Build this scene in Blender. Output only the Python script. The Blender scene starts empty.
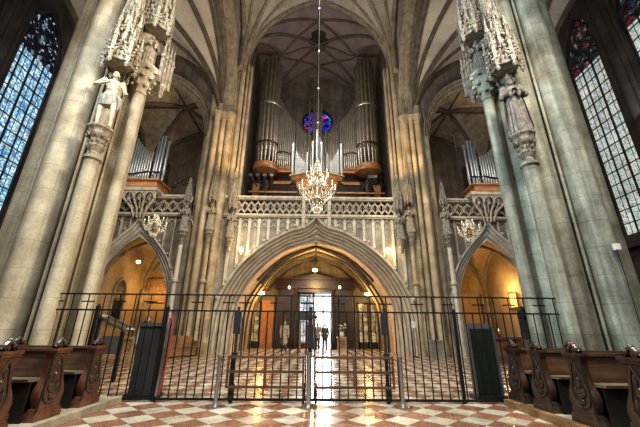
import bpy, bmesh, math, random
from mathutils import Vector, Matrix
random.seed(7)
C = bpy.context.scene.collection
PI = math.pi
sin, cos, sqrt = math.sin, math.cos, math.sqrt

# ------------------------------------------------------------------ camera
F, PITCH, EYE, YAW, ROLL = 320.0, math.radians(20.3), 1.25, math.radians(0.68), math.radians(0.5)
cd = bpy.data.cameras.new('camera'); cam = bpy.data.objects.new('camera', cd); C.objects.link(cam)
cd.sensor_width = 36; cd.lens = 36 * F / 640.0; cd.clip_end = 300
R = Matrix.Rotation(-YAW, 4, 'Z') @ Matrix.Rotation(PI / 2 + PITCH, 4, 'X') @ Matrix.Rotation(ROLL, 4, 'Z')
cam.matrix_world = Matrix.Translation((0, 0, EYE)) @ R
bpy.context.scene.camera = cam

# ------------------------------------------------------------------ mesh helpers
def lerp(a, b, t): return a + (b - a) * t

class MB:
    def __init__(s): s.v = []; s.f = []
    def add(s, vs, fs):
        n = len(s.v); s.v += [tuple(p) for p in vs]; s.f += [tuple(i + n for i in f) for f in fs]; return s
    def box(s, x0, x1, y0, y1, z0, z1):
        return s.add([(x0,y0,z0),(x1,y0,z0),(x1,y1,z0),(x0,y1,z0),(x0,y0,z1),(x1,y0,z1),(x1,y1,z1),(x0,y1,z1)],
                     [(3,2,1,0),(4,5,6,7),(0,1,5,4),(1,2,6,5),(2,3,7,6),(3,0,4,7)])
    def cbox(s, c, sx, sy, sz):
        return s.box(c[0]-sx/2, c[0]+sx/2, c[1]-sy/2, c[1]+sy/2, c[2]-sz/2, c[2]+sz/2)
    def bar(s, p, q, w, d=None, up=(0,0,1)):
        p = Vector(p); q = Vector(q); d = d or w
        t = (q - p).normalized(); u = Vector(up)
        if abs(t.dot(u)) > .95: u = Vector((0,1,0))
        a = t.cross(u).normalized(); b = a.cross(t).normalized()
        vs = []
        for o in (p, q):
            for i, j in ((-1,-1),(1,-1),(1,1),(-1,1)): vs.append(o + a*(i*w/2) + b*(j*d/2))
        return s.add(vs, [(3,2,1,0),(4,5,6,7),(0,1,5,4),(1,2,6,5),(2,3,7,6),(3,0,4,7)])
    def loft(s, rings, closed=True, cap0=True, cap1=True):
        n = len(rings[0]); vs = [p for r in rings for p in r]; fs = []
        for k in range(len(rings)-1):
            for i in range(n if closed else n-1):
                j = (i+1) % n
                fs.append((k*n+i, k*n+j, (k+1)*n+j, (k+1)*n+i))
        if closed and cap0: fs.append(tuple(range(n-1,-1,-1)))
        if closed and cap1: fs.append(tuple((len(rings)-1)*n+i for i in range(n)))
        return s.add(vs, fs)
    def lathe(s, prof, c=(0,0,0), n=16, a0=0, a1=2*PI, sy=1.0):
        full = abs(a1-a0-2*PI) < 1e-6
        m = n if full else n+1
        rings = [[(c[0]+r*cos(a0+(a1-a0)*i/n), c[1]+sy*r*sin(a0+(a1-a0)*i/n), c[2]+z) for i in range(m)] for r, z in prof]
        return s.loft(rings, closed=full)
    def tube(s, path, r, n=8, closed=False):
        P = [Vector(p) for p in path]; m = len(P)
        rs = r if isinstance(r, (list, tuple)) else [r]*m
        rings = []; prev = None
        for k in range(m):
            if closed: t = P[(k+1)%m] - P[k-1]
            else: t = P[min(k+1,m-1)] - P[max(k-1,0)]
            t = t.normalized() if t.length > 1e-9 else Vector((0,0,1))
            if prev is None:
                u = Vector((0,0,1)) if abs(t.z) < .9 else Vector((0,1,0))
                a = t.cross(u).normalized()
            else:
                a = prev - t*prev.dot(t)
                a = a.normalized() if a.length > 1e-6 else t.orthogonal().normalized()
            prev = a; b = t.cross(a)
            rings.append([P[k] + (a*cos(2*PI*i/n) + b*sin(2*PI*i/n))*rs[k] for i in range(n)])
        if closed: rings.append(rings[0])
        return s.loft(rings, True, not closed, not closed)
    def ball(s, c, r, n=8, m=6):
        rx, ry, rz = r if isinstance(r, (list, tuple)) else (r, r, r)
        rings = [[(c[0]+rx*sin(PI*k/m)*cos(2*PI*i/n), c[1]+ry*sin(PI*k/m)*sin(2*PI*i/n), c[2]-rz*cos(PI*k/m)) for i in range(n)] for k in range(1, m)]
        b = [(c[0],c[1],c[2]-rz)]; t = [(c[0],c[1],c[2]+rz)]
        vs = b + [p for r_ in rings for p in r_] + t; fs = []
        for i in range(n): fs.append((0, 1+(i+1)%n, 1+i))
        for k in range(m-2):
            for i in range(n):
                j = (i+1)%n; fs.append((1+k*n+i, 1+k*n+j, 1+(k+1)*n+j, 1+(k+1)*n+i))
        L = len(vs)-1; o = 1+(m-2)*n
        for i in range(n): fs.append((o+i, o+(i+1)%n, L))
        return s.add(vs, fs)
    def octa(s, c, r, h):
        x,y,z = c
        return s.add([(x+r,y,z),(x,y+r,z),(x-r,y,z),(x,y-r,z),(x,y,z+h),(x,y,z-h)],
                     [(0,1,4),(1,2,4),(2,3,4),(3,0,4),(1,0,5),(2,1,5),(3,2,5),(0,3,5)])
    def cone(s, c, r, h, n=4, rot=PI/4):
        vs = [(c[0]+r*cos(rot+2*PI*i/n), c[1]+r*sin(rot+2*PI*i/n), c[2]) for i in range(n)] + [(c[0],c[1],c[2]+h)]
        return s.add(vs, [tuple(range(n-1,-1,-1))] + [(i,(i+1)%n,n) for i in range(n)])
    def extrude(s, poly, vec):                       # poly: 3d points, vec: extrusion
        n = len(poly); P = [Vector(p) for p in poly]; v = Vector(vec)
        return s.add(P + [p+v for p in P], [tuple(range(n-1,-1,-1)), tuple(range(n,2*n))] + [(i,(i+1)%n,n+(i+1)%n,n+i) for i in range(n)])
    def xf(s, M):
        s.v = [tuple(M @ Vector(p)) for p in s.v]; return s
    def merge(s, o): return s.add(o.v, o.f)
    def build(s, name, mat, parent=None, world=True, ang=38, loc=None):
        me = bpy.data.meshes.new(name)
        off = Vector((0,0,0))
        if parent is not None and world:
            q = parent
            while q is not None: off += q.location; q = q.parent
        if loc is not None: off = off + Vector(loc)
        me.from_pydata([tuple(Vector(p)-off) for p in s.v], [], s.f); me.update()
        bm = bmesh.new(); bm.from_mesh(me); bmesh.ops.recalc_face_normals(bm, faces=bm.faces); bm.to_mesh(me); bm.free()
        me.polygons.foreach_set('use_smooth', [True]*len(me.polygons))
        me.set_sharp_from_angle(angle=math.radians(ang))
        me.materials.append(mat)
        o = bpy.data.objects.new(name, me); C.objects.link(o)
        if parent is not None: o.parent = parent
        if loc is not None: o.location = loc
        return o

def tag(o, label=None, cat=None, group=None, kind=None):
    if label: o['label'] = label
    if cat: o['category'] = cat
    if group: o['group'] = group
    if kind: o['kind'] = kind
    return o
def thing(name, loc, label, cat, group=None, rz=0):
    o = bpy.data.objects.new(name, None); C.objects.link(o); o.location = loc; o.rotation_euler = (0,0,rz)
    o.empty_display_size = .1
    return tag(o, label, cat, group)
def dup(o, parent=None, loc=None, rz=None, label=None, group=None, sx=None):
    c = o.copy(); C.objects.link(c)
    if parent is not None: c.parent = parent
    for ch in list(o.children): dup(ch, c)
    if loc is not None: c.location = loc
    if rz is not None: c.rotation_euler = (0,0,rz)
    if sx is not None: c.scale = sx
    if label: c['label'] = label
    if group: c['group'] = group
    return c
def structure(o, label=None, cat=None): return tag(o, label, cat, None, 'structure')

# ------------------------------------------------------------------ materials
def mat(name):
    m = bpy.data.materials.new(name); m.use_nodes = True
    nt = m.node_tree; b = nt.nodes['Principled BSDF']
    return m, nt, b
def N(nt, t, **kw):
    n = nt.nodes.new(t)
    for k, v in kw.items():
        if k in n.inputs: n.inputs[k].default_value = v
        else: setattr(n, k, v)
    return n
def ramp(nt, stops, interp='LINEAR'):
    r = nt.nodes.new('ShaderNodeValToRGB'); r.color_ramp.interpolation = interp
    e = r.color_ramp.elements
    while len(e) < len(stops): e.new(.5)
    for i, (p, c) in enumerate(stops): e[i].position = p; e[i].color = (*c, 1)
    return r
def mix(nt, a, b, fac, blend='MIX'):
    m = nt.nodes.new('ShaderNodeMix'); m.data_type = 'RGBA'; m.blend_type = blend
    for sock, v in ((0, fac), (6, a), (7, b)):
        if isinstance(v, (int, float)): m.inputs[sock].default_value = v
        elif isinstance(v, tuple): m.inputs[sock].default_value = (*v, 1)
        else: nt.links.new(v, m.inputs[sock])
    return m.outputs[2]

def stone(name, c1, c2, c3, joints='flat', sc=1.0, bump=.25, bw=1.1, bh=.5, streak=.5, jd=.35):
    m, nt, b = mat(name); L = nt.links.new
    tc = N(nt, 'ShaderNodeTexCoord')
    n1 = N(nt, 'ShaderNodeTexNoise', Scale=1.3*sc, Detail=6.0, Roughness=.62); L(tc.outputs['Object'], n1.inputs['Vector'])
    r1 = ramp(nt, [(.32, c1), (.52, c2), (.72, c3)]); L(n1.outputs['Fac'], r1.inputs['Fac'])
    mp = N(nt, 'ShaderNodeMapping'); mp.inputs['Scale'].default_value = (4.5*sc, 4.5*sc, .22*sc); L(tc.outputs['Object'], mp.inputs['Vector'])
    n2 = N(nt, 'ShaderNodeTexNoise', Scale=1.0, Detail=4.0, Roughness=.6); L(mp.outputs[0], n2.inputs['Vector'])
    r2 = ramp(nt, [(.36, (.40,.38,.36)), (.6, (1,1,1))]); L(n2.outputs['Fac'], r2.inputs['Fac'])
    col = mix(nt, r1.outputs['Color'], r2.outputs['Color'], streak, 'MULTIPLY')
    n3 = N(nt, 'ShaderNodeTexNoise', Scale=22*sc, Detail=3.0); L(tc.outputs['Object'], n3.inputs['Vector'])
    r3 = ramp(nt, [(.3, (.72,.7,.68)), (.6, (1,1,1))]); L(n3.outputs['Fac'], r3.inputs['Fac'])
    col = mix(nt, col, r3.outputs['Color'], .6, 'MULTIPLY')
    if joints:
        sep = N(nt, 'ShaderNodeSeparateXYZ'); L(tc.outputs['Object'], sep.inputs[0])
        cmb = N(nt, 'ShaderNodeCombineXYZ')
        if joints == 'round':
            at2 = N(nt, 'ShaderNodeMath', operation='ARCTAN2'); L(sep.outputs[1], at2.inputs[0]); L(sep.outputs[0], at2.inputs[1])
            L(at2.outputs[0], cmb.inputs[0])
        else:
            ad = N(nt, 'ShaderNodeMath', operation='ADD'); L(sep.outputs[0], ad.inputs[0]); L(sep.outputs[1], ad.inputs[1]); L(ad.outputs[0], cmb.inputs[0])
        L(sep.outputs[2], cmb.inputs[1])
        br = N(nt, 'ShaderNodeTexBrick'); L(cmb.outputs[0], br.inputs['Vector'])
        br.inputs['Scale'].default_value = 1; br.inputs['Brick Width'].default_value = bw; br.inputs['Row Height'].default_value = bh
        br.inputs['Mortar Size'].default_value = .012; br.inputs['Mortar Smooth'].default_value = .4
        br.inputs['Color1'].default_value = (1,1,1,1); br.inputs['Color2'].default_value = (.78,.76,.74,1); br.inputs['Mortar'].default_value = (.4,.38,.36,1)
        col = mix(nt, col, br.outputs['Color'], jd, 'MULTIPLY')
    L(col, b.inputs['Base Color']); b.inputs['Roughness'].default_value = .86
    bp = N(nt, 'ShaderNodeBump', Strength=bump, Distance=.03); L(n3.outputs['Fac'], bp.inputs['Height']); L(bp.outputs[0], b.inputs['Normal'])
    return m

def wood(name, c1, c2, rough=.45, sc=1.0, axis=0, coat=.0):
    m, nt, b = mat(name); L = nt.links.new
    tc = N(nt, 'ShaderNodeTexCoord'); mp = N(nt, 'ShaderNodeMapping')
    s = [14*sc, 14*sc, 14*sc]; s[axis] = 1.2*sc; mp.inputs['Scale'].default_value = s
    L(tc.outputs['Object'], mp.inputs['Vector'])
    n = N(nt, 'ShaderNodeTexNoise', Scale=1.0, Detail=5.0, Roughness=.6, Distortion=.6); L(mp.outputs[0], n.inputs['Vector'])
    r = ramp(nt, [(.3, c1), (.7, c2)]); L(n.outputs['Fac'], r.inputs['Fac'])
    n2 = N(nt, 'ShaderNodeTexNoise', Scale=2.0, Detail=3.0); L(tc.outputs['Object'], n2.inputs['Vector'])
    r2 = ramp(nt, [(.35, (.55,.53,.5)), (.65, (1,1,1))]); L(n2.outputs['Fac'], r2.inputs['Fac'])
    L(mix(nt, r.outputs['Color'], r2.outputs['Color'], .7, 'MULTIPLY'), b.inputs['Base Color'])
    b.inputs['Roughness'].default_value = rough; b.inputs['Coat Weight'].default_value = coat
    bp = N(nt, 'ShaderNodeBump', Strength=.15, Distance=.01); L(n.outputs['Fac'], bp.inputs['Height']); L(bp.outputs[0], b.inputs['Normal'])
    return m

def metal(name, c, rough=.35, metallic=1.0, var=.25, sc=8):
    m, nt, b = mat(name); L = nt.links.new
    tc = N(nt, 'ShaderNodeTexCoord'); n = N(nt, 'ShaderNodeTexNoise', Scale=float(sc), Detail=3.0); L(tc.outputs['Object'], n.inputs['Vector'])
    r = ramp(nt, [(.3, tuple(x*(1-var) for x in c)), (.7, c)]); L(n.outputs['Fac'], r.inputs['Fac'])
    L(r.outputs['Color'], b.inputs['Base Color']); b.inputs['Roughness'].default_value = rough; b.inputs['Metallic'].default_value = metallic
    return m
def plain(name, c, rough=.6, var=.15, sc=6): return metal(name, c, rough, 0.0, var, sc)
def glow(name, c, s):
    m, nt, b = mat(name); b.inputs['Base Color'].default_value = (*c,1)
    n = N(nt, 'ShaderNodeTexNoise', Scale=3.0)
    r = ramp(nt, [(.3, tuple(x*.9 for x in c)), (.7, c)]); nt.links.new(n.outputs['Fac'], r.inputs['Fac']); nt.links.new(r.outputs['Color'], b.inputs['Emission Color'])
    b.inputs['Emission Strength'].default_value = s
    return m
def stained(name, stops, s, cell=5.0, tint=((1,1,1),(1,1,1)), axis=1):
    """leaded glass lit from outside: small panes with lead lines"""
    m, nt, b = mat(name); L = nt.links.new
    tc = N(nt, 'ShaderNodeTexCoord')
    v = N(nt, 'ShaderNodeTexVoronoi', Scale=cell); L(tc.outputs['Object'], v.inputs['Vector'])
    sp = N(nt, 'ShaderNodeSeparateColor'); L(v.outputs['Color'], sp.inputs[0])
    r = ramp(nt, stops, 'CONSTANT'); L(sp.outputs[0], r.inputs['Fac'])
    ve = N(nt, 'ShaderNodeTexVoronoi', Scale=cell); ve.feature = 'DISTANCE_TO_EDGE'; L(tc.outputs['Object'], ve.inputs['Vector'])
    re = ramp(nt, [(.0, (.05,.05,.06)), (.06, (1,1,1))]); L(ve.outputs['Distance'], re.inputs['Fac'])
    col = mix(nt, r.outputs['Color'], re.outputs['Color'], .8, 'MULTIPLY')
    n = N(nt, 'ShaderNodeTexNoise', Scale=.6, Detail=2.0); L(tc.outputs['Object'], n.inputs['Vector'])
    rn = ramp(nt, [(.35, tint[0]), (.65, tint[1])]); L(n.outputs['Fac'], rn.inputs['Fac'])
    col = mix(nt, col, rn.outputs['Color'], 1.0, 'MULTIPLY')
    L(col, b.inputs['Emission Color']); b.inputs['Emission Strength'].default_value = s
    b.inputs['Base Color'].default_value = (.02,.02,.03,1); b.inputs['Roughness'].default_value = .25
    return m

M = {}
M['pier_warm_lit'] = stone('limestone_warm_lit', (.33,.275,.195), (.49,.425,.315), (.64,.575,.455), 'round', 1.0, .3, 1.25, .62, .5, .4)  # warm light on the left pillar is put into the stone tint
M['pier_cool_lit'] = stone('limestone_cool_lit', (.17,.185,.165), (.33,.355,.315), (.50,.525,.48), 'round', 1.0, .3, 1.25, .62, .75, .5)  # same limestone, with the cool light on the right pillar coloured in
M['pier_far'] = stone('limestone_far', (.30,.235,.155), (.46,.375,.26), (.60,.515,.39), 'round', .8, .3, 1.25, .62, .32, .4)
M['wall'] = stone('limestone_wall', (.27,.225,.17), (.40,.345,.27), (.52,.46,.37), 'flat', .8)
M['wall_dark'] = stone('limestone_shade_dark', (.028,.026,.026), (.055,.05,.047), (.09,.08,.074), 'flat', .6)  # backlit dimness of the aisle walls is put into this stone colour
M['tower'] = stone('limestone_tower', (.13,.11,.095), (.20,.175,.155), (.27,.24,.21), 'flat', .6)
M['facade'] = stone('limestone_facade', (.46,.41,.335), (.60,.55,.465), (.72,.67,.59), None, 1.2, .3, streak=.2)
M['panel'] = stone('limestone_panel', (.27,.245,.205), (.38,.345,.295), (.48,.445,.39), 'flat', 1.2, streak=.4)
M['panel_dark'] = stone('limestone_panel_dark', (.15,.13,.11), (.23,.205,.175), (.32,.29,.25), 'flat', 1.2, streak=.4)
M['tracery'] = stone('limestone_tracery', (.38,.325,.25), (.54,.475,.385), (.68,.62,.53), None, 3.0, .3, streak=.2)
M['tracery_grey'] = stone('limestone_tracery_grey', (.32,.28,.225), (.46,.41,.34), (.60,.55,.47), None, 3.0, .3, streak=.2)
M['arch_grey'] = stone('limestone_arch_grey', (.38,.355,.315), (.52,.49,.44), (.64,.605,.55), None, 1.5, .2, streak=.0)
M['carved'] = stone('carved_stone_warm', (.17,.13,.095), (.37,.31,.235), (.55,.475,.375), None, 5.0, .6, streak=.25)
M['carved_grey'] = stone('carved_stone_grey', (.10,.092,.082), (.25,.235,.21), (.42,.40,.36), None, 5.0, .6, streak=.25)
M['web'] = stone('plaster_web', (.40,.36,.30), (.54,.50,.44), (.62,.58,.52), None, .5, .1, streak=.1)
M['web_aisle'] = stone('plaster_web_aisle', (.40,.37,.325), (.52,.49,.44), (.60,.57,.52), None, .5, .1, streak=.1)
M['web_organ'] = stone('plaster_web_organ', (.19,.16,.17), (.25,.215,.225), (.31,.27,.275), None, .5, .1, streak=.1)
M['web_porch'] = stone('plaster_web_porch', (.34,.25,.15), (.46,.35,.215), (.56,.44,.29), 'flat', .6, .1, streak=.2)
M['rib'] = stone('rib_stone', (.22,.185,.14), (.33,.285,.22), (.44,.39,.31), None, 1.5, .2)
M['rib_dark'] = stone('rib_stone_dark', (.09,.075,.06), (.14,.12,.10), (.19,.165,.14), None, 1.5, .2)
M['arch_pale'] = stone('limestone_arch', (.40,.355,.29), (.52,.47,.395), (.62,.57,.49), None, 1.6, .2, streak=.08)
M['splay'] = stone('splay_stone', (.56,.38,.24), (.68,.48,.31), (.76,.56,.38), 'flat', 1.0, .15, streak=.15)
M['terrace'] = stone('platform_stone', (.30,.26,.21), (.40,.36,.29), (.5,.45,.37), None, 2.0, .2, streak=.1)
M['plaque'] = stone('plaque_stone', (.16,.10,.05), (.38,.25,.13), (.62,.43,.24), None, 7.0, .6, streak=.1)
M['skin_stone'] = stone('painted_stone_flesh', (.38,.30,.215), (.58,.485,.37), (.72,.63,.50), None, 4.0, .3, streak=.1)
M['cloth_stone'] = stone('painted_stone_cloth', (.16,.145,.125), (.30,.275,.24), (.48,.44,.38), None, 5.0, .3, streak=.2)
M['hair_stone'] = stone('painted_stone_hair', (.07,.05,.035), (.11,.08,.055), (.16,.12,.085), None, 6.0, .3, streak=.1)
M['dark_stone'] = stone('dark_weathered_stone', (.075,.07,.07), (.17,.16,.155), (.30,.285,.275), None, 6.0, .5, streak=.45)
M['pew'] = wood('pew_walnut', (.040,.024,.020), (.105,.064,.050), .33, 1.0, 2, .25)
M['pew_red'] = wood('pew_walnut_red', (.085,.036,.022), (.24,.105,.062), .35, 1.0, 2, .2)
M['pew_back'] = wood('pew_backboard', (.065,.036,.022), (.165,.095,.06), .42, 1.0, 0, .1)
M['pew_seat'] = wood('pew_seat', (.20,.15,.105), (.32,.25,.18), .35, 1.0, 0, .1)
M['pew_under_shade'] = wood('pew_under_shade', (.008,.006,.005), (.018,.014,.011), .7, 1.0, 0)  # near-black: the darkness below the seats is put into the colour
M['carve'] = wood('pew_carving', (.035,.024,.02), (.12,.085,.068), .3, 1.5, 2, .3)
M['barrier'] = wood('barrier_wood', (.09,.045,.025), (.17,.09,.05), .4, 1.0, 0, .1)
M['case'] = wood('organ_oak', (.34,.15,.06), (.62,.31,.13), .4, .5, 0, .1)
M['case_dark'] = wood('organ_case_dark', (.022,.014,.01), (.055,.035,.024), .5, .5, 2)
M['porch'] = wood('porch_dark_wood', (.022,.011,.007), (.055,.028,.017), .4, .5, 2)
M['bench'] = wood('bench_wood', (.22,.12,.06), (.40,.24,.12), .45, .8, 0)
M['lightwood'] = wood('light_wood', (.40,.28,.15), (.58,.42,.24), .5, .8, 0)
M['orange_door'] = wood('orange_door_wood', (.42,.16,.05), (.62,.27,.09), .45, .6, 2)
M['iron'] = metal('wrought_iron', (.030,.028,.030), .42, .6, .3, 20)
M['black'] = plain('black_paint', (.022,.022,.024), .5)
M['board'] = plain('dark_board', (.045,.047,.05), .55, .2)
M['board_green'] = plain('dark_green_board', (.014,.022,.021), .55, .2)
M['steel'] = metal('brushed_steel', (.55,.55,.56), .3, 1.0, .15, 30)
M['rubber'] = plain('rubber', (.012,.012,.013), .8)
M['grey'] = plain('grey_paint', (.10,.105,.11), .5)
M['white'] = plain('white_paper', (.75,.75,.73), .7, .06)
M['red'] = plain('red_strap', (.42,.03,.035), .6)
M['gold'] = metal('brass', (.78,.56,.22), .25, 1.0, .2, 12)
M['gold_pale'] = metal('pale_brass', (.86,.76,.55), .25, .9, .15, 12)
M['silver'] = metal('pale_silver', (.80,.78,.72), .25, 1.0, .1, 12)
M['tin'] = metal('organ_tin_light', (.36,.38,.41), .48, .8, .2, 3)
M['tin_dark'] = metal('organ_tin_dark', (.36,.335,.275), .40, .8, .3, 2)
M['tin_grey'] = metal('organ_tin_grey', (.44,.45,.45), .42, .8, .25, 2)
M['tin_mid'] = metal('organ_tin_mid', (.48,.455,.385), .38, .8, .3, 2)
M['crystal'] = plain('crystal', (.90,.88,.80), .08, .1)
M['candle'] = plain('candle_wax', (.85,.81,.70), .5, .05)
M['lamp'] = glow('warm_lamp', (1.0,.74,.36), 9.0)
M['lamp_small'] = glow('warm_lamp_small', (1.0,.78,.45), 5.0)
M['bulb'] = glow('candle_bulb', (1.0,.86,.58), 4.0)
M['daylight'] = glow('bright_doorway_daylight', (.90,.95,1.0), 1.6)
M['doorglass'] = stained('door_glass', [(0,(.50,.60,.68)), (.35,(.75,.80,.84)), (.7,(.38,.48,.58))], 1.0, 3.0)
M['sideglass'] = stained('side_door_glass', [(0,(.42,.28,.12)), (.4,(.62,.46,.24)), (.7,(.26,.17,.08))], .75, 2.6)
M['glassL'] = stained('stained_glass_blue', [(0,(.10,.22,.42)), (.14,(.26,.44,.58)), (.34,(.52,.68,.74)), (.55,(.20,.38,.52)), (.68,(.70,.78,.76)), (.88,(.22,.22,.42)), (.94,(.52,.44,.26))], 1.15, 8.5, ((.55,.8,.95),(1.0,1.1,1.15)))
M['glassLt'] = stained('stained_glass_blue_head', [(0,(.006,.01,.03)), (.5,(.22,.30,.42)), (.6,(.01,.02,.05)), (.82,(.62,.70,.74))], .6, 4.5)
M['glassR'] = stained('stained_glass_pale', [(0,(.58,.64,.60)), (.25,(.70,.66,.60)), (.45,(.42,.50,.50)), (.6,(.74,.76,.74)), (.75,(.52,.36,.36)), (.86,(.30,.44,.42)), (.94,(.66,.58,.36))], .9, 8.5, ((.75,.8,.8),(1.1,1.1,1.1)))
M['glassRt'] = stained('stained_glass_red_head', [(0,(.30,.03,.04)), (.22,(.02,.10,.14)), (.42,(.03,.025,.03)), (.70,(.36,.33,.30)), (.80,(.03,.12,.10)), (.9,(.02,.02,.03))], .45, 6.5)
M['rose'] = stained('stained_glass_rose', [(0,(.03,.04,.55)), (.3,(.10,.10,.75)), (.5,(.5,.03,.22)), (.68,(.65,.08,.30)), (.82,(.02,.03,.35)), (.93,(.30,.45,.9))], .85, 2.6)
M['flesh'] = plain('skin', (.50,.34,.26), .55, .1)
M['hair'] = plain('dark_hair', (.04,.03,.025), .6)
M['coat_pale'] = plain('pale_coat', (.45,.36,.28), .7)
M['coat_dark'] = plain('dark_coat', (.05,.055,.07), .7)
M['coat_red'] = plain('red_coat', (.35,.05,.04), .7)
M['coat_grey'] = plain('grey_coat', (.32,.34,.36), .7)
M['trouser'] = plain('dark_trousers', (.05,.05,.06), .7)
M['leafgreen'] = plain('leaf_green', (.08,.14,.05), .6)
M['petal'] = plain('white_petals', (.78,.75,.66), .6, .08)
M['picture'] = glow('picture_painted_glow', (1.0,.62,.22), .9)  # emission paints the blown-out lamp glow seen on the hall wall
M['redmarble'] = stone('red_marble', (.16,.07,.05), (.26,.12,.09), (.36,.19,.14), None, 3.0, .05, streak=.1)

def floor_material():
    m, nt, b = mat('chequered_marble'); L = nt.links.new
    tc = N(nt, 'ShaderNodeTexCoord'); mp = N(nt, 'ShaderNodeMapping')
    s = 1/.403
    mp.inputs['Rotation'].default_value = (0,0,PI/4); mp.inputs['Scale'].default_value = (s,s,s)
    # a red tile is centred at (-1.5, 6.2): shift so that its corner falls on the lattice
    cx, cy = -1.5, 6.2
    ux = (cx*cos(PI/4) - cy*sin(PI/4))*s; uy = (cx*sin(PI/4) + cy*cos(PI/4))*s
    mp.inputs['Location'].default_value = (.5-ux, .5-uy, .5)
    L(tc.outputs['Object'], mp.inputs['Vector'])
    ck = N(nt, 'ShaderNodeTexChecker', Scale=1.0); L(mp.outputs[0], ck.inputs['Vector'])
    n = N(nt, 'ShaderNodeTexNoise', Scale=2.2, Detail=6.0, Roughness=.65); L(tc.outputs['Object'], n.inputs['Vector'])
    ra = ramp(nt, [(.3,(.17,.085,.055)), (.55,(.28,.145,.10)), (.75,(.37,.215,.155))]); rb = ramp(nt, [(.3,(.42,.375,.31)), (.5,(.58,.53,.455)), (.75,(.68,.64,.57))])
    L(n.outputs['Fac'], ra.inputs['Fac']); L(n.outputs['Fac'], rb.inputs['Fac'])
    col = mix(nt, rb.outputs['Color'], ra.outputs['Color'], ck.outputs['Fac'])
    # per-tile variation
    fl = N(nt, 'ShaderNodeVectorMath', operation='FLOOR'); L(mp.outputs[0], fl.inputs[0])
    wn = N(nt, 'ShaderNodeTexWhiteNoise'); wn.noise_dimensions = '2D'; L(fl.outputs[0], wn.inputs['Vector'])
    rw = ramp(nt, [(0,(.68,.66,.64)), (1,(1.08,1.06,1.04))]); L(wn.outputs['Value'], rw.inputs['Fac'])
    col = mix(nt, col, rw.outputs['Color'], 1.0, 'MULTIPLY')
    # joints
    fr = N(nt, 'ShaderNodeVectorMath', operation='FRACTION'); L(mp.outputs[0], fr.inputs[0])
    sp = N(nt, 'ShaderNodeSeparateXYZ'); L(fr.outputs[0], sp.inputs[0])
    outs = []
    for i in (0,1):
        a = N(nt, 'ShaderNodeMath', operation='SUBTRACT'); L(sp.outputs[i], a.inputs[0]); a.inputs[1].default_value = .5
        a2 = N(nt, 'ShaderNodeMath', operation='ABSOLUTE'); L(a.outputs[0], a2.inputs[0]); outs.append(a2)
    mx = N(nt, 'ShaderNodeMath', operation='MAXIMUM'); L(outs[0].outputs[0], mx.inputs[0]); L(outs[1].outputs[0], mx.inputs[1])
    gt = N(nt, 'ShaderNodeMath', operation='GREATER_THAN'); L(mx.outputs[0], gt.inputs[0]); gt.inputs[1].default_value = .488
    col = mix(nt, col, (.16,.12,.09), gt.outputs[0])
    L(col, b.inputs['Base Color'])
    rr = ramp(nt, [(.3,(.16,.16,.16)), (.7,(.34,.34,.34))]); L(n.outputs['Fac'], rr.inputs['Fac']); L(rr.outputs['Color'], b.inputs['Roughness'])
    return m
M['floor'] = floor_material()

# ------------------------------------------------------------------ curves
def pointed(a, rise, n=14):
    """two-centred arch, points (u,h) from -a to a, springing at h=0"""
    if rise >= a:
        Rr = (a*a+rise*rise)/(2*a)
        f = lambda u: sqrt(max(0, Rr*Rr - (abs(u)+Rr-a)**2))
    else:
        f = lambda u: rise*(1-abs(u/a)**2.1)**.5 if abs(u) < a else 0
    us = [-a*cos(PI/2*k/n) for k in range(n+1)]
    us = us + [-u for u in us[-2::-1]]
    return [(u, f(u)) for u in us], f

def smooth_curve(pts, n=6):
    """Catmull-Rom through points"""
    out = []
    P = [pts[0]] + list(pts) + [pts[-1]]
    for i in range(1, len(P)-2):
        p0,p1,p2,p3 = P[i-1],P[i],P[i+1],P[i+2]
        for k in range(n):
            t = k/n
            out.append(tuple(.5*((2*b)+(-a+c)*t+(2*a-5*b+4*c-d)*t*t+(-a+3*b-3*c+d)*t**3) for a,b,c,d in zip(p0,p1,p2,p3)))
    out.append(tuple(pts[-1])); return out
def resample(pts, n):
    d = [0]
    for a, b in zip(pts, pts[1:]): d.append(d[-1] + math.dist(a, b))
    out = []; j = 0
    for k in range(n+1):
        t = d[-1]*k/n
        while j < len(d)-2 and d[j+1] < t: j += 1
        s = (t-d[j])/max(1e-9, d[j+1]-d[j]); out.append(tuple(lerp(a,b,s) for a,b in zip(pts[j],pts[j+1])))
    return out
def mirror(half):      # half: left foot -> apex, (u,z); gives the full curve
    return half + [(-u, z) for u, z in half[-2::-1]]

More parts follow.
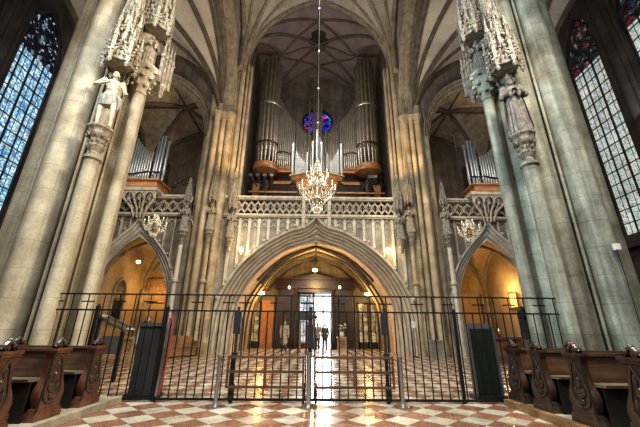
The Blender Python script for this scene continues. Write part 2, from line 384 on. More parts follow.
def arch_wall(mb, curve, u0, u1, ztop, d0, d1, axis='y', u_off=0, zbot=0):
    """wall of thickness d0..d1 with an opening under curve [(u,z)...] (feet at its two ends)"""
    def P(u, d, z): return (u+u_off, d, z) if axis == 'y' else (d, u+u_off, z)
    cu = [(u, min(ztop-.01, max(zbot, z))) for u, z in curve]
    for d in (d0, d1):
        pts = [(u0, zbot)] + [(cu[0][0], zbot)]
        mb.add([P(u0,d,zbot), P(cu[0][0],d,zbot), P(cu[0][0],d,ztop), P(u0,d,ztop)], [(0,1,2,3)])
        mb.add([P(cu[-1][0],d,zbot), P(u1,d,zbot), P(u1,d,ztop), P(cu[-1][0],d,ztop)], [(0,1,2,3)])
        vs = []
        for u, z in cu: vs += [P(u,d,z), P(u,d,ztop)]
        mb.add(vs, [(2*i, 2*i+2, 2*i+3, 2*i+1) for i in range(len(cu)-1)])
    cc = [(cu[0][0], zbot)] + cu + [(cu[-1][0], zbot)]
    vs = []
    for u, z in cc: vs += [P(u,d0,z), P(u,d1,z)]
    mb.add(vs, [(2*i, 2*i+1, 2*i+3, 2*i+2) for i in range(len(cc)-1)])
    mb.add([P(u0,d0,zbot),P(u0,d1,zbot),P(u0,d1,ztop),P(u0,d0,ztop)], [(0,1,2,3)])
    mb.add([P(u1,d0,zbot),P(u1,d1,zbot),P(u1,d1,ztop),P(u1,d0,ztop)], [(0,1,2,3)])
    mb.add([P(u0,d0,ztop),P(u0,d1,ztop),P(u1,d1,ztop),P(u1,d0,ztop)], [(0,1,2,3)])
    return mb

def molding(mb, c0, c1, d0, d1, rolls=4, amp=.1, n=28, axis='y', u_off=0):
    """splayed archivolt from curve c0 at depth d0 to c1 at depth d1, with rolls and hollows"""
    rings = []
    for k in range(n+1):
        t = k/n
        w = amp*(2*abs(cos(PI*rolls*t))**.55-1)
        ring = []
        for (a, b), (c, d) in zip(c0, c1):
            u, z = lerp(a,c,t), lerp(b,d,t); y = lerp(d0,d1,t) - w
            ring.append((u+u_off, y, z) if axis == 'y' else (y, u+u_off, z))
        rings.append(ring)
    mb.loft(rings, closed=False); return mb

# ------------------------------------------------------------------ pillars
def pier_ring(Rb, shafts, z, n=360, sc=1.0):
    pts = []
    for i in range(n):
        a = 2*PI*i/n; r = Rb
        for (sa, sr, sd) in shafts:
            cx, cy = sd*cos(sa), sd*sin(sa); dx, dy = cos(a), sin(a)
            b = dx*cx+dy*cy; disc = b*b-(cx*cx+cy*cy-sr*sr)
            if disc > 0: r = max(r, b+sqrt(disc))
        pts.append((r*sc*cos(a), r*sc*sin(a), z))
    return pts
def pier_mesh(Rb, shafts, H, mb=None):
    mb = mb or MB()
    rings = [pier_ring(Rb, shafts, z, sc=s) for z, s in ((0,1.14),(.25,1.14),(.32,1.08),(.6,1.08),(.72,1.03),(.85,1.0),(H,1.0))]
    mb.loft(rings); return mb
big = []
for k in range(8): big.append((k*PI/4+.10, .36 if k%2==0 else .22, .90 if k%2==0 else 1.0))
for k in range(4): big.append((k*PI/2+.10+.487, .045, 1.0)); big.append((k*PI/2+.10-.487, .045, 1.0))
def make_pillar(x, y, m, label, H=24.5, k=1.0):
    o = pier_mesh(.66, big, H).build('pillar', m, ang=50); o.location = (x,y,0); o.scale = (k,k,1)
    return structure(o, label, 'pillar')
make_pillar(-6.53, 8, M['pier_warm_lit'], 'huge cream stone clustered pillar beside the pews with the bare-chested saint', 24.5, .93)
make_pillar(6.50, 8, M['pier_cool_lit'], 'huge grey green stone clustered pillar beside the pews with the dark robed saint', 24.5, .93)
p3 = make_pillar(-7.3, 21, M['pier_far'], 'tall stone pillar between the wide central arch and the pointed arch with the glowing plaque', 27)
p4 = make_pillar(7.3, 21, M['pier_far'], 'tall stone pillar between the wide central arch and the pointed arch with the glowing picture', 27)
for p in (p3, p4):      # capitals of the inner shafts
    s = 1 if p.location.x < 0 else -1
    mb = MB()
    for (dx, dy, r) in ((1.0,-.75,.26),(1.2,-.35,.24),(.6,-1.1,.24),(1.3,0.05,.2)):
        mb.lathe([(r*.9,-.45),(r*1.05,-.4),(r*.95,-.3),(r*1.1,-.1),(r*1.5,.1),(r*1.55,.22),(r*1.2,.25)], (s*dx,dy,21.7), 12)
    mb.build('capital', M['carved'], p, world=False)

# ------------------------------------------------------------------ setting: floor, walls
structure(MB().add([(-17.6,-9,0),(17.6,-9,0),(17.6,29.5,0),(-17.6,29.5,0)], [(0,1,2,3)]).build('floor', M['floor']))
for s, nm in ((-1,'left'),(1,'right')):
    mb = MB(); mb.box(min(s*3.62,s*10), max(s*3.62,s*10), -3, 6.74, 0.001, .1)
    structure(mb.build('floor_platform', M['pew_back'])) if False else None
    o = structure(mb.build('platform', M['terrace'], None), 'low stone platform carrying the pews beside the %s pillar' % ('cream' if s<0 else 'grey green'), 'platform')
    e = MB(); e.box(min(s*3.54,s*3.66), max(s*3.54,s*3.66), -3, 6.76, .001, .105); e.build('edge_board', M['terrace'] if s < 0 else M['bench'], o, world=False)

WIN = 15.25
def window_curve(a, zs, rise, n=12):
    c, f = pointed(a, rise, n); return [(u, zs+h) for u, h in c], f
WA, WZS, WR, SILL = 1.48, 17.9, 3.3, 6.3
wc, wf = window_curve(WA, WZS, WR)
wcL, wfL = window_curve(WA, 17.3, 3.3)
for s, nm in ((-1,'left'),(1,'right')):
    mb = MB()
    d0, d1 = (s*17.0, s*17.9)
    bays = [WIN+.2, 11.6] if s > 0 else [WIN]
    # wall with windows: a strip per bay
    edges = [29.5, 13.75, 9.6, -9] if s > 0 else [29.5, 13.2, -9]
    for i, yc in enumerate(bays):
        hi, lo = edges[i], edges[i+1]
        arch_wall(mb, wcL if s < 0 else wc, lo-yc, hi-yc, 25, d0, d1, 'x', yc, zbot=SILL)
    if len(edges) > len(bays)+1: pass
    y0 = edges[len(bays)]
    mb.box(min(d0,d1), max(d0,d1), -9, y0, 0, 25)
    mb.box(min(d0,d1), max(d0,d1), y0, 29.5, 0, SILL)
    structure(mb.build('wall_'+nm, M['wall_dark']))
    # wall shafts between windows
    for yy in ((19.6, 13.75, 9.6) if s > 0 else (19.2, 13.2, 9.1)):
        t = MB()
        for dy, r in ((0,.34),(-.4,.2),(.4,.2),(-.65,.12),(.65,.12)): t.lathe([(r,0),(r,25)], (s*16.95, yy+dy, 0), 12)
        structure(t.build('trim_%d' % (1 if s<0 else 2), M['wall_dark']))
    # sloping sill and blind panels below the window
    t = MB(); t.extrude([(s*16.55,WIN-1.7,SILL-.75),(s*16.95,WIN-1.7,SILL-.75),(s*17.3,WIN-1.7,SILL),(s*16.95,WIN-1.7,SILL+.02),(s*16.55,WIN-1.7,SILL-.55)], (0,3.4,0))
    for k in range(5):
        yy = WIN-1.6+k*.8; t.tube([(s*16.95,yy,2.2),(s*16.95,yy,SILL-.8)], .06, 6)
    for k in range(4):
        c, f = pointed(.4,.55,6); t.tube([(s*16.95,WIN-1.2+k*.8+u,SILL-1.6+h) for u,h in c], .05, 6)
    structure(t.build('trim_%d' % (3 if s<0 else 4), M['wall_dark']))

wn = 0
def make_window(s, yc, g, gt, label):
    global wn; wn += 1
    r = thing('window_%d' % wn, (s*17.0, yc, SILL), label, 'window'); r['kind'] = 'structure'
    gx = s*17.38
    wc = wcL if s < 0 else globals()['wc']
    # reveal moulding frame
    fr = MB()
    full = [(-WA, SILL)] + wc + [(WA, SILL)]
    fr.tube([(s*17.05, yc+u, z) for u, z in full], .1, 8)
    fr.tube([(s*17.25, yc+u*.96, z-.02) for u, z in full], .07, 8)
    fr.build('window_frame', M['wall_dark'], r)
    # glass in two heights: lights and head
    zh = (17.3 if s < 0 else WZS) - .45
    body = MB(); body.box(min(gx,gx+s*.03), max(gx,gx+s*.03), yc-WA+.03, yc+WA-.03, SILL+.02, zh); 
    body.build('glass', g, r)
    head = MB(); hp = [(gx, yc-WA+.03, zh)] + [(gx, yc+u*.98, z) for u, z in wc] + [(gx, yc+WA-.03, zh)]
    head.extrude(hp, (s*.03,0,0)); head.build('glass', gt, r)
    mu = MB(); mx = s*17.30
    for k in (1,2,3):
        u = -WA + 2*WA*k/4; w = .06 if k != 2 else .09
        mu.bar((mx,yc+u,SILL),(mx,yc+u,zh+.45), .07, w)
    mu.build('mullion', M['black'], r)
    ba = MB(); z = SILL+.75
    while z < zh: ba.bar((gx-s*.03,yc-WA,z),(gx-s*.03,yc+WA,z), .075, .04); z += .78
    for k in range(8):
        u = -WA + 2*WA*(k+.5)/8
        if k%1 == 0: ba.bar((gx-s*.02,yc-WA+2*WA*(2*(k//2)+1)/8,SILL),(gx-s*.02,yc-WA+2*WA*(2*(k//2)+1)/8,zh), .022)
    ba.build('lead_bars', M['black'], r)
    tr = MB()
    for k in range(4):       # light heads
        c, f = pointed(WA/4, .5, 6); tr.tube([(mx,yc-WA+WA/4+k*WA/2+u, zh+h) for u,h in c], .06, 6)
    for k in range(2):
        c, f = pointed(WA/2, 1.25, 8); tr.tube([(mx,yc-WA/2+k*WA+u, zh+.3+h) for u,h in c], .07, 6)
    def foil(cy, cz, rr, n=4):
        tr.tube([(mx, cy+rr*cos(2*PI*i/18), cz+rr*sin(2*PI*i/18)) for i in range(18)], .05, 6, closed=True)
        for i in range(n):
            a = 2*PI*(i+.5)/n
            tr.bar((mx,cy+rr*cos(a),cz+rr*sin(a)),(mx,cy+rr*.35*cos(a),cz+rr*.35*sin(a)), .05)
    foil(yc, zh+2.5, .55); foil(yc-.72, zh+1.0, .3); foil(yc+.72, zh+1.0, .3); foil(yc-.62, zh+1.95, .3); foil(yc+.62, zh+1.95, .3); foil(yc, zh+1.35, .34); foil(yc,zh+3.3,.25)
    tr.build('tracery', M['black'], r)
make_window(-1, WIN, M['glassL'], M['glassLt'], 'tall pointed blue stained glass window behind the cream pillar')
make_window(1, WIN+.2, M['glassR'], M['glassRt'], 'tall pointed pale stained glass window with red tracery head behind the grey green pillar')
make_window(1, 11.6, M['glassR'], M['glassRt'], 'sliver of a second pale stained glass window at the upper corner')

# ------------------------------------------------------------------ vaults
def vault(name, x0, x1, y0, y1, zs, za, mat_w, mat_r, n=40, rr=.15, star=False, label=None, zay=None, ridge=True, oculus=None, edges='xy'):
    hx, hy = (x1-x0)/2, (y1-y0)/2; cx, cy = (x0+x1)/2, (y0+y1)/2
    _, f = pointed(hx, za-zs); _, g = pointed(hy, (zay or za)-zs)
    h = lambda x, y: zs + max(f(min(hx,abs(x-cx))), g(min(hy,abs(y-cy))))
    mb = MB(); vs = []
    # denser sampling near the springing, where the curve is steep
    sp = [ (1-cos(PI*i/n))/2 for i in range(n+1)]
    for i in range(n+1):
        for j in range(n+1):
            x, y = lerp(x0,x1,sp[i]), lerp(y0,y1,sp[j]); vs.append((x,y,h(x,y)))
    fs = []
    for i in range(n):
        for j in range(n):
            x, y = lerp(x0,x1,(sp[i]+sp[i+1])/2), lerp(y0,y1,(sp[j]+sp[j+1])/2)
            if oculus and math.hypot(x-oculus[0],y-oculus[1]) < oculus[2]*.9: continue
            fs.append((i*(n+1)+j,(i+1)*(n+1)+j,(i+1)*(n+1)+j+1,i*(n+1)+j+1))
    mb.add(vs, fs)
    o = structure(mb.build(name, mat_w, ang=60))
    def rib(nm, pa, pb, r, m=24):
        pts = []
        for k in range(m+1):
            t = (1-cos(PI*k/m))/2; x, y = lerp(pa[0],pb[0],t), lerp(pa[1],pb[1],t); pts.append((x,y,h(x,y)-r*.35))
        t = MB(); t.tube(pts, r, 8)
        return t
    ribs = []
    A,B,Cc,D = (x0,y0),(x1,y0),(x1,y1),(x0,y1)
    lines = [(A,Cc,rr),(B,D,rr)]
    if 'y' in edges: lines += [(A,B,rr*1.5),(D,Cc,rr*1.5)]
    if 'x' in edges: lines += [(A,D,rr*1.2),(B,Cc,rr*1.2)]
    if ridge: lines += [((cx,y0),(cx,y1),rr*.7),((x0,cy),(x1,cy),rr*.7)]
    if star:
        q = .5
        for (sx, sy) in ((1,1),(1,-1),(-1,1),(-1,-1)):
            k = (cx+sx*hx, cy+sy*hy)
            pA = (cx+sx*hx*.0, cy+sy*hy*.62); pB = (cx+sx*hx*.62, cy)
            lines += [(k,pA,rr*.85),(k,pB,rr*.85)]
            lines += [(pA,(cx+sx*hx*.36,cy+sy*hy*.30),rr*.8),(pB,(cx+sx*hx*.36,cy+sy*hy*.30),rr*.8)]
    m = MB()
    for a, b, r in lines: m.merge(rib('rib', a, b, r))
    rb = m.build('rib', mat_r, o, world=False)
    return o, h

# nave: bays between the pairs of pillars
_, hn = vault('ceiling', -6.1, 6.1, 8, 20.2, 20.6, 29.0, M['web'], M['rib'], star=True, ridge=True)
vault('ceiling', -6.1, 6.1, -4.2, 8, 20.6, 29.0, M['web'], M['rib'], star=True)
# aisles
for s in (-1,1):
    x0, x1 = (s*17, s*7.2) if s < 0 else (7.2, 17)
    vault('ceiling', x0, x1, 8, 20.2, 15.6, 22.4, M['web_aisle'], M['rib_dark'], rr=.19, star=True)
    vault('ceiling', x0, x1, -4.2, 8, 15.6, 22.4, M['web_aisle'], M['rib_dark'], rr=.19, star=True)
    vault('ceiling', x0, x1, 20.4, 28.6, 14.2, 20.6, M['wall'], M['rib_dark'], rr=.17)
    # heavy arch of the aisle at the pier line
    cxx = s*12.2; c, f = pointed(4.3, 5.4, 14)
    c0 = [(u,15.0+h) for u,h in c]; c2, f2 = pointed(3.7, 4.8, 14); c1 = [(u,14.9+h) for u,h in c2]
    mb = MB(); molding(mb, c0, c1, 19.9, 20.7, 3, .09, 24, 'y', cxx); molding(mb, c1, c0, 20.7, 21.4, 2, .06, 12, 'y', cxx)
    structure(mb.build('arch', M['rib']), 'heavy moulded transverse arch high over the %s side organ' % ('left' if s<0 else 'right'), 'arch')
    # wall above it
    mb = MB(); arch_wall(mb, c0, -5.0, 4.8, 25, 20.15, 20.5, 'y', cxx, zbot=15.0)
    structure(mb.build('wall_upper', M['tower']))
# nave arcade: walls over the arches between the pillars
c, f = pointed(5.65, 8.3, 18); car = [(u, 16.2+h) for u, h in c]
c2, f2 = pointed(5.2, 7.7, 18); cin = [(u, 16.15+h) for u, h in c2]
for s in (-1,1):
    for yc, y0, y1 in ((14.5, 8.7, 20.4), (2.2, -4.2, 8.2)):
        mb = MB(); arch_wall(mb, car, y0-yc, y1-yc, 29, s*6.35, s*7.5, 'x', yc, zbot=16.15)
        structure(mb.build('wall_arcade', M['wall']))
        mb = MB(); molding(mb, car, cin, s*6.3, s*6.9, 3, s*.09, 24, 'x', yc); molding(mb, cin, car, s*6.9, s*7.55, 3, s*.09, 24, 'x', yc)
        structure(mb.build('arch', M['rib']), 'moulded arcade arch springing between %s pillars' % ('the left-hand' if s<0 else 'the right-hand'), 'arch')
for s in (-1,1):
    mb = MB()
    for x, y, r in ((6.45,19.85,.24),(6.85,19.7,.16),(7.3,19.65,.2),(6.2,20.1,.12)):
        mb.lathe([(r*1.4,0),(r*1.4,.7),(r,.85),(r,15.7),(r*1.25,15.75),(r*1.1,15.9),(r*1.7,16.2),(r*1.7,16.35)], (s*x,y,0), 12)
    structure(mb.build('trim_19' if s < 0 else 'trim_20', M['pier_far']), 'engaged shafts on the far pillar carrying the arcade arch, %s' % ('plaque side' if s < 0 else 'picture side'), 'shaft')
# vault shafts rising from the pier capitals
for s in (-1,1):
    mb = MB()
    for dx, r in ((0,.22),(.38,.14),(-.38,.14)):
        mb.tube([(s*(6.15+dx*.3),19.7+dx*.5,20.6),(s*(6.1+dx*.3),19.7+dx*.5,23.5)], r, 10)
    structure(mb.build('trim_5', M['rib']))
# unseen slabs added over the vaults to keep sky light from leaking in
structure(MB().box(-18,18,-9,30,29.6,30).build('ceiling_light_block', M['wall_dark']))
for s in (-1,1):
    structure(MB().box(min(s*7.4,s*18),max(s*7.4,s*18),-9,30,25,25.4).build('ceiling_light_block', M['wall_dark']))

# ------------------------------------------------------------------ west front of the nave: central arch and gallery
outer_half = smooth_curve([(-6.15,0),(-6.12,1.2),(-5.95,2.6),(-5.62,3.6),(-4.75,5.08),(-3.45,6.32),(-1.95,7.24),(-.85,7.62),(-.42,7.86),(-.14,8.2),(0,8.65)], 8)
inner_half = smooth_curve([(-5.15,0),(-5.12,1.3),(-5.02,2.4),(-4.78,3.42),(-4.02,4.70),(-3.15,5.62),(-2.15,6.34),(-1.08,6.74),(0,6.98)], 8)
NO = 72
oc = mirror(resample(outer_half, NO)); ic = mirror(resample(inner_half, NO))
GY = 20.0
mb = MB(); arch_wall(mb, oc, -6.3, 6.3, 8.35, GY, GY+1.0)
structure(mb.build('wall_gallery', M['panel']))
mb = MB(); molding(mb, oc, ic, GY, GY+1.25, 5, .13, 70)
structure(mb.build('arch', M['arch_pale'], ang=70), 'wide moulded central arch under the organ gallery', 'arch')
# hood mould with crockets and finial
hm = MB(); hm.tube([(u, GY-.08, z+.05) for u, z in oc], .085, 8)
arch_hood = structure(hm.build('trim_6', M['arch_pale']), 'thin raised hood moulding with leafy crockets along the central arch', 'moulding')
ck = MB()
def crocket(mb, x, y, z, s, nx=0, nz=1):
    for k in range(3):
        a = (k-1)*.8; mb.ball((x+s*.6*(nx+.5*sin(a)), y-.04*k, z+s*.6*(nz*.8+.3*cos(a))), (s*.42,s*.35,s*.5), 6, 4)
    mb.ball((x,y,z), s*.4, 6, 4)
for k in list(range(18, NO-6, 7)):
    for sgn in (0,1):
        u, z = oc[k]; u = u if sgn == 0 else -u
        crocket(ck, u, GY-.12, z+.16, .2, -.3 if u<0 else .3, .9)
ck.build('crocket', M['tracery'], arch_hood, world=False)
fin = MB(); fin.tube([(0,GY-.1,8.5),(0,GY-.1,9.7)], [.1,.05], 8)
for z in (8.8, 9.25, 9.65):
    for a in range(4): fin.ball((.16*cos(a*PI/2), GY-.1+.12*sin(a*PI/2), z), (.1,.09,.12), 6, 4)
fin.build('finial', M['tracery'], arch_hood, world=False)

# blind tracery panels in the spandrels
bt = MB()
def over_arch(curve, x):
    for (a, b), (c_, d) in zip(curve, curve[1:]):
        if a <= x <= c_ or c_ <= x <= a:
            return lerp(b, d, (x-a)/(c_-a) if abs(c_-a) > 1e-6 else 0)
    return 0
step = .62
for k in range(-9, 10):
    x = k*step
    if abs(x) < .5 or abs(x) > 5.7: continue
    z0 = over_arch(oc, x)+.15
    if z0 < 8.0:
        bt.bar((x,GY-.09,z0),(x,GY-.09,8.2), .17, .18)
        bt.lathe([(.09,0),(.09,.08),(.06,.12)], (x,GY-.13,z0+.02), 6)
for k in range(-9, 9):
    xm = (k+.5)*step
    if abs(xm) > 5.6: continue
    if over_arch(oc, xm) > 7.75: continue
    c, f = pointed(step/2-.03, .42, 6)
    bt.tube([(xm+u, GY-.08, 7.72+h) for u, h in c], .04, 6)
    for sg in (-1,1):
        bt.tube([(xm+sg*.28,GY-.08,7.72),(xm+sg*.16,GY-.08,7.62),(xm+sg*.05,GY-.08,7.70),(xm+sg*.1,GY-.08,7.86)], .028, 5)
    bt.ball((xm,GY-.08,8.2), .05, 6, 4)
structure(bt.build('trim_7', M['facade']), 'blind tracery with slender mullions above the central arch', 'tracery')

# balustrades
def tracery_net(mb, x0, x1, z0, z1, y, w, r=.033):
    n = max(1, round((x1-x0)/w)); w = (x1-x0)/n
    for k in range(n):
        a = x0 + k*w
        for sg in (0, 1):
            pts = []
            for i in range(11):
                t = i/10; tt = t - .12*sin(4*PI*t)
                pts.append((a + (w*tt if sg == 0 else w*(1-tt)), y, lerp(z0,z1,t)))
            mb.tube(pts, r, 6)
        # the two half-arches that interlace with them
        c, f = pointed(w/2, (z1-z0)*.48, 5)
        mb.tube([(a+w/2+u, y+.01, z0+.02+h) for u, h in c], r*.8, 5)
        mb.tube([(a+w/2+u, y+.01, z1-.02-h) for u, h in c], r*.8, 5)
        for (cx, cz) in ((a, lerp(z0,z1,.5)),(a+w/2, lerp(z0,z1,.97)),(a+w/2,lerp(z0,z1,.03))):
            for q in (-1,1):
                mb.ball((cx+q*w*.17, y-.01, cz), (r*.9,r*.8,r*1.2), 5, 4)
def balustrade(x0, x1, label, m, posts=(), w=.43):
    r = thing('balustrade', ((x0+x1)/2, GY-.1, 8.35), label, 'balustrade', 'balustrades of the organ gallery')
    t = MB(); t.box(x0,x1,GY-.28,GY+.12,9.62,9.76); t.box(x0,x1,GY-.22,GY+.06,9.52,9.62); t.build('top_rail', m, r)
    t = MB(); t.box(x0,x1,GY-.32,GY+.14,8.33,8.45); t.box(x0,x1,GY-.24,GY+.08,8.25,8.33); t.box(x0,x1,GY-.2,GY+.05,8.45,8.52); t.build('bottom_rail', m, r)
    t = MB(); tracery_net(t, x0, x1, 8.5, 9.54, GY-.08, w); t.build('tracery', m, r)
    for px in posts:
        t = MB(); t.box(px-.11,px+.11,GY-.36,GY+.1,7.55,9.8 if abs(px) > 1 else 9.76); 
        if abs(px) > 1: t.cone((px,GY-.2,9.8),.2,.7)
        t.lathe([(.05,-.0),(.12,-.12),(.1,.1)], (px,GY-.3,8.9), 8)
        t.build('post', m, r)
    return r
balustrade(-6.05, -.95, 'pierced stone balustrade of the organ gallery over the left half of the wide arch', M['tracery'], (-5.35,))
balustrade(.95, 6.05, 'pierced stone balustrade of the organ gallery over the right half of the wide arch', M['tracery'], (5.35,))
balustrade(-.95, .95, 'short pierced stone balustrade behind the big chandelier', M['tracery'], (-.84,.84), .43)
# gallery floor
mb = MB(); mb.box(-17,17,GY+.2,29,8.2,8.45); structure(mb.build('floor_gallery', M['tower']))

# side fronts with pointed arches
sh = smooth_curve([(-3.0,0),(-3.0,3.0),(-2.9,3.6),(-2.55,4.75),(-2.0,5.75),(-1.15,6.75),(-.5,7.42),(-.2,7.85),(0,8.45)], 8)
si = smooth_curve([(-2.36,0),(-2.36,3.0),(-2.26,3.7),(-1.92,4.7),(-1.4,5.65),(-.75,6.45),(0,7.0)], 6)
so_ = mirror(resample(sh, 36)); si_ = mirror(resample(si, 36))
SX = 11.42
for s in (-1,1):
    cx = s*SX - .1; L_, R_ = (-17,-8.2) if s < 0 else (8.2,17)
    word = 'cream pillar' if s < 0 else 'grey green pillar'
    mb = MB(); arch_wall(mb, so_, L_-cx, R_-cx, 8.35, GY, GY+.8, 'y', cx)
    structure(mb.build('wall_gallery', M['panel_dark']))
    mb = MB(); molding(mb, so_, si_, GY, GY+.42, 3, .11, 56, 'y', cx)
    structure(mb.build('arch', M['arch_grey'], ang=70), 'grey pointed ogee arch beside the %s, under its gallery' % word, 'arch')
    hm = MB(); hm.tube([(u+cx, GY-.07, z+.04) for u, z in so_], .07, 8)
    ho = structure(hm.build('trim_8' if s<0 else 'trim_9', M['arch_grey']), 'hood moulding with crockets on the pointed arch by the %s' % word, 'moulding')
    ck = MB()
    for k in range(14, 35, 4):
        for sg in (1,-1):
            u, z = so_[k]; crocket(ck, cx+sg*u, GY-.1, z+.14, .18, -.3*sg, .9)
    ck.tube([(cx,GY-.1,7.9),(cx,GY-.1,8.9)], [.08,.04], 8)
    for a in range(4): ck.ball((cx+.13*cos(a*PI/2),GY-.1+.1*sin(a*PI/2),8.5), (.09,.08,.1), 6, 4)
    ck.build('crocket', M['tracery_grey'], ho, world=False)
    bt = MB(); x = L_+.3
    while x < R_-.2:
        z0 = over_arch(so_, x-cx)+.12 if abs(x-cx) < 3 else 4.6
        z0 = max(z0, 4.6)
        if z0 < 7.9:
            bt.bar((x,GY-.08,z0),(x,GY-.08,8.2), .08, .16)
            c, f = pointed(.25,.4,6)
            if abs(x+.29-cx) > 1.0: bt.tube([(x+.29+u,GY-.07,7.7+h) for u,h in c], .04, 6)
        x += .58
    structure(bt.build('trim_10' if s<0 else 'trim_11', M['tracery_grey']), 'blind tracery above the pointed arch by the %s' % word, 'tracery')
    balustrade(min(s*8.35,s*16.9), max(s*8.35,s*16.9), 'pierced grey balustrade below the side organ beyond the %s' % word, M['tracery_grey'], (), .6)
    # projecting bracket of pendant arches below the side organ
    r = thing('bracket', (cx,GY,8.4), 'projecting stone bracket of hanging arches under the side organ by the %s' % word, 'bracket')
    t = MB()
    for k in range(4):
        x = cx-1.0+k*.667
        t.tube([(x,GY-.75,9.8),(x,GY-.7,9.3),(x*.5+cx*.5,GY-.42,8.7),(x*.3+cx*.7,GY-.36,8.1)], [.07,.07,.06,.05], 6)
        if k < 3:
            c, f = pointed(.32,.45,6); t.tube([(x+.333+u,GY-.78,9.3+h) for u,h in c], .045, 6)
    t.build('pendant_arches', M['tracery'], r)
    t = MB(); t.box(cx-1.15,cx+1.15,GY-.9,GY+.1,9.8,10.02); t.box(cx-1.05,cx+1.05,GY-.82,GY-.32,9.68,9.8); t.build('ledge', M['tracery'], r)
    t = MB()
    for k in range(3):
        x = cx-.667+k*.667
        t.tube([(x,GY-.7,9.75),(x,GY-.55,9.2),(x*.6+cx*.4,GY-.42,8.7)], [.05,.05,.04], 6); t.ball((x,GY-.72,9.25),(.07,.07,.12),6,4)
        for sg in (-1,1): t.tube([(x,GY-.7,9.7),(x+sg*.18,GY-.62,9.35),(x+sg*.3,GY-.5,9.05)], .03, 5)
    t.build('pendant', M['tracery_grey'], r)

# ------------------------------------------------------------------ vestibule behind the central arch
def barrel(curve, y0, y1, n=2):
    mb = MB(); mb.loft([[(u, lerp(y0,y1,k/n), z) for u, z in curve] for k in range(n+1)], closed=False); return mb
sp0 = ic; sc_ = lambda k, c=ic: [(u*1.0, z*(1.0+.05*max(0,1-abs(u)/4))) for u, z in c]
mb = MB(); mb.loft([[(u,GY+1.25,z) for u,z in ic],[(u,GY+2.5,z) for u,z in sc_(.94)]], closed=False)
structure(mb.build('trim_12', M['splay'], ang=70), 'plain rosy inner splay of the central arch', 'arch lining')
vc = sc_(.94)
structure(barrel(vc, GY+2.5, 28.4, 6).build('ceiling_vestibule', M['web_porch'], ang=70))
mb = MB()
for y in (23.6, 25.0, 26.6):
    mb.tube([(u*.99, y, z*.99) for u, z in vc], .075, 8)
# diagonal ribs
for (ya, yb) in ((22.5,24.3),(24.3,26.2),(26.2,28.2)):
    for sg in (1,-1):
        m_ = len(vc); pts = []
        for i in range(m_//4, m_-m_//4):
            t = (i-m_//4)/(m_-2*(m_//4)-1); u, z = vc[i]; pts.append((sg*u*.985, lerp(ya,yb,t), z*.985))
        mb.tube(pts, .09, 6)
mb.tube([(0,22.5,vc[len(vc)//2][1]-.02),(0,28.3,vc[len(vc)//2][1]-.02)], .08, 6)
structure(mb.build('trim_13', M['rib_dark']), 'ribs of the vestibule vault', 'rib')
structure(MB().box(-6.5,6.5,28.3,29.0,0,8.2).build('wall_back', M['wall']))
# side halls
for s in (-1,1):
    x0, x1 = sorted((s*8.3, s*13.7))
    vault('ceiling', x0, x1, GY+.85, 26.2, 4.0, 7.75, M['web_porch'], M['rib'], n=28, rr=.12, ridge=True, zay=7.4)
    mb = MB(); mb.box(x0-.3,x1+.3,26.2,26.6,0,8.2)
    structure(mb.build('wall_back', M['web_porch']))
    mb = MB(); mb.box(min(s*13.7,s*14.1),max(s*13.7,s*14.1),GY+.8,26.3,0,8.2)
    structure(mb.build('wall_left' if s<0 else 'wall_right', M['web_porch']))
    mb = MB(); mb.box(min(s*8.0,s*8.3),max(s*8.0,s*8.3),GY+.9,26.3,0,8.2)
    structure(mb.build('wall_inner', M['web_porch']))
    t = MB()
    for dx, dy, r in ((0,0,.22),(.25,0,.12),(0,-.25,.12)): t.lathe([(r*1.3,0),(r*1.3,.4),(r,.5),(r,4.2)], (s*(13.5-dx),26.0+dy,0), 10)
    structure(t.build('trim_14' if s<0 else 'trim_15', M['rib']), 'corner shaft gathering the vault ribs of the hall by the %s' % ('cream pillar' if s<0 else 'grey green pillar'), 'shaft')

# upper organ bay: tower walls, back wall, star vault
for s, nm in ((-1,'left'),(1,'right')):
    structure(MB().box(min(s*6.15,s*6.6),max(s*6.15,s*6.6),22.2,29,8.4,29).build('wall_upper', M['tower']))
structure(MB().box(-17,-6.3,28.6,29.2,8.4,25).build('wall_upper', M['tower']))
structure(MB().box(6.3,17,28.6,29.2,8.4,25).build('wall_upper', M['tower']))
# back wall with round opening for the rose
RZ, RR = 22.55, 1.65
mb = MB(); n = 48; ring = []; sq = []
for i in range(n):
    a = 2*PI*i/n; ring.append((RR*cos(a), 29.0, RZ+RR*sin(a)))
    k = 1/max(abs(cos(a))/6.3, abs(sin(a))/(6.4 if sin(a) > 0 else 14.1)); sq.append((k*cos(a), 29.0, RZ+k*sin(a)))
mb.loft([sq, ring, [(x,29.5,z) for x,y,z in ring]], True, False, False)
structure(mb.build('wall_back', M['tower']))
wn += 1
r = thing('window_%d' % wn, (0,29.2,RZ), 'round blue and magenta rose window glowing high behind the organ pipes', 'window'); r['kind'] = 'structure'
t = MB(); t.extrude([(RR*cos(2*PI*i/n),29.3,RZ+RR*sin(2*PI*i/n)) for i in range(n)], (0,.05,0)); t.build('glass', M['rose'], r)
t = MB(); t.tube([(RR*.98*cos(2*PI*i/n),29.2,RZ+RR*.98*sin(2*PI*i/n)) for i in range(n)], .12, 8, True)
for k in range(8):
    a = 2*PI*k/8+PI/8
    t.bar((.35*cos(a),29.22,RZ+.35*sin(a)),(RR*cos(a),29.22,RZ+RR*sin(a)), .09)
    b = a+PI/8
    t.tube([(1.15*cos(b)+.36*cos(2*PI*i/12),29.22,RZ+1.15*sin(b)+.36*sin(2*PI*i/12)) for i in range(12)], .05, 6, True)
t.tube([(.36*cos(2*PI*i/16),29.22,RZ+.36*sin(2*PI*i/16)) for i in range(16)], .07, 6, True)
t.build('tracery', M['black'], r)
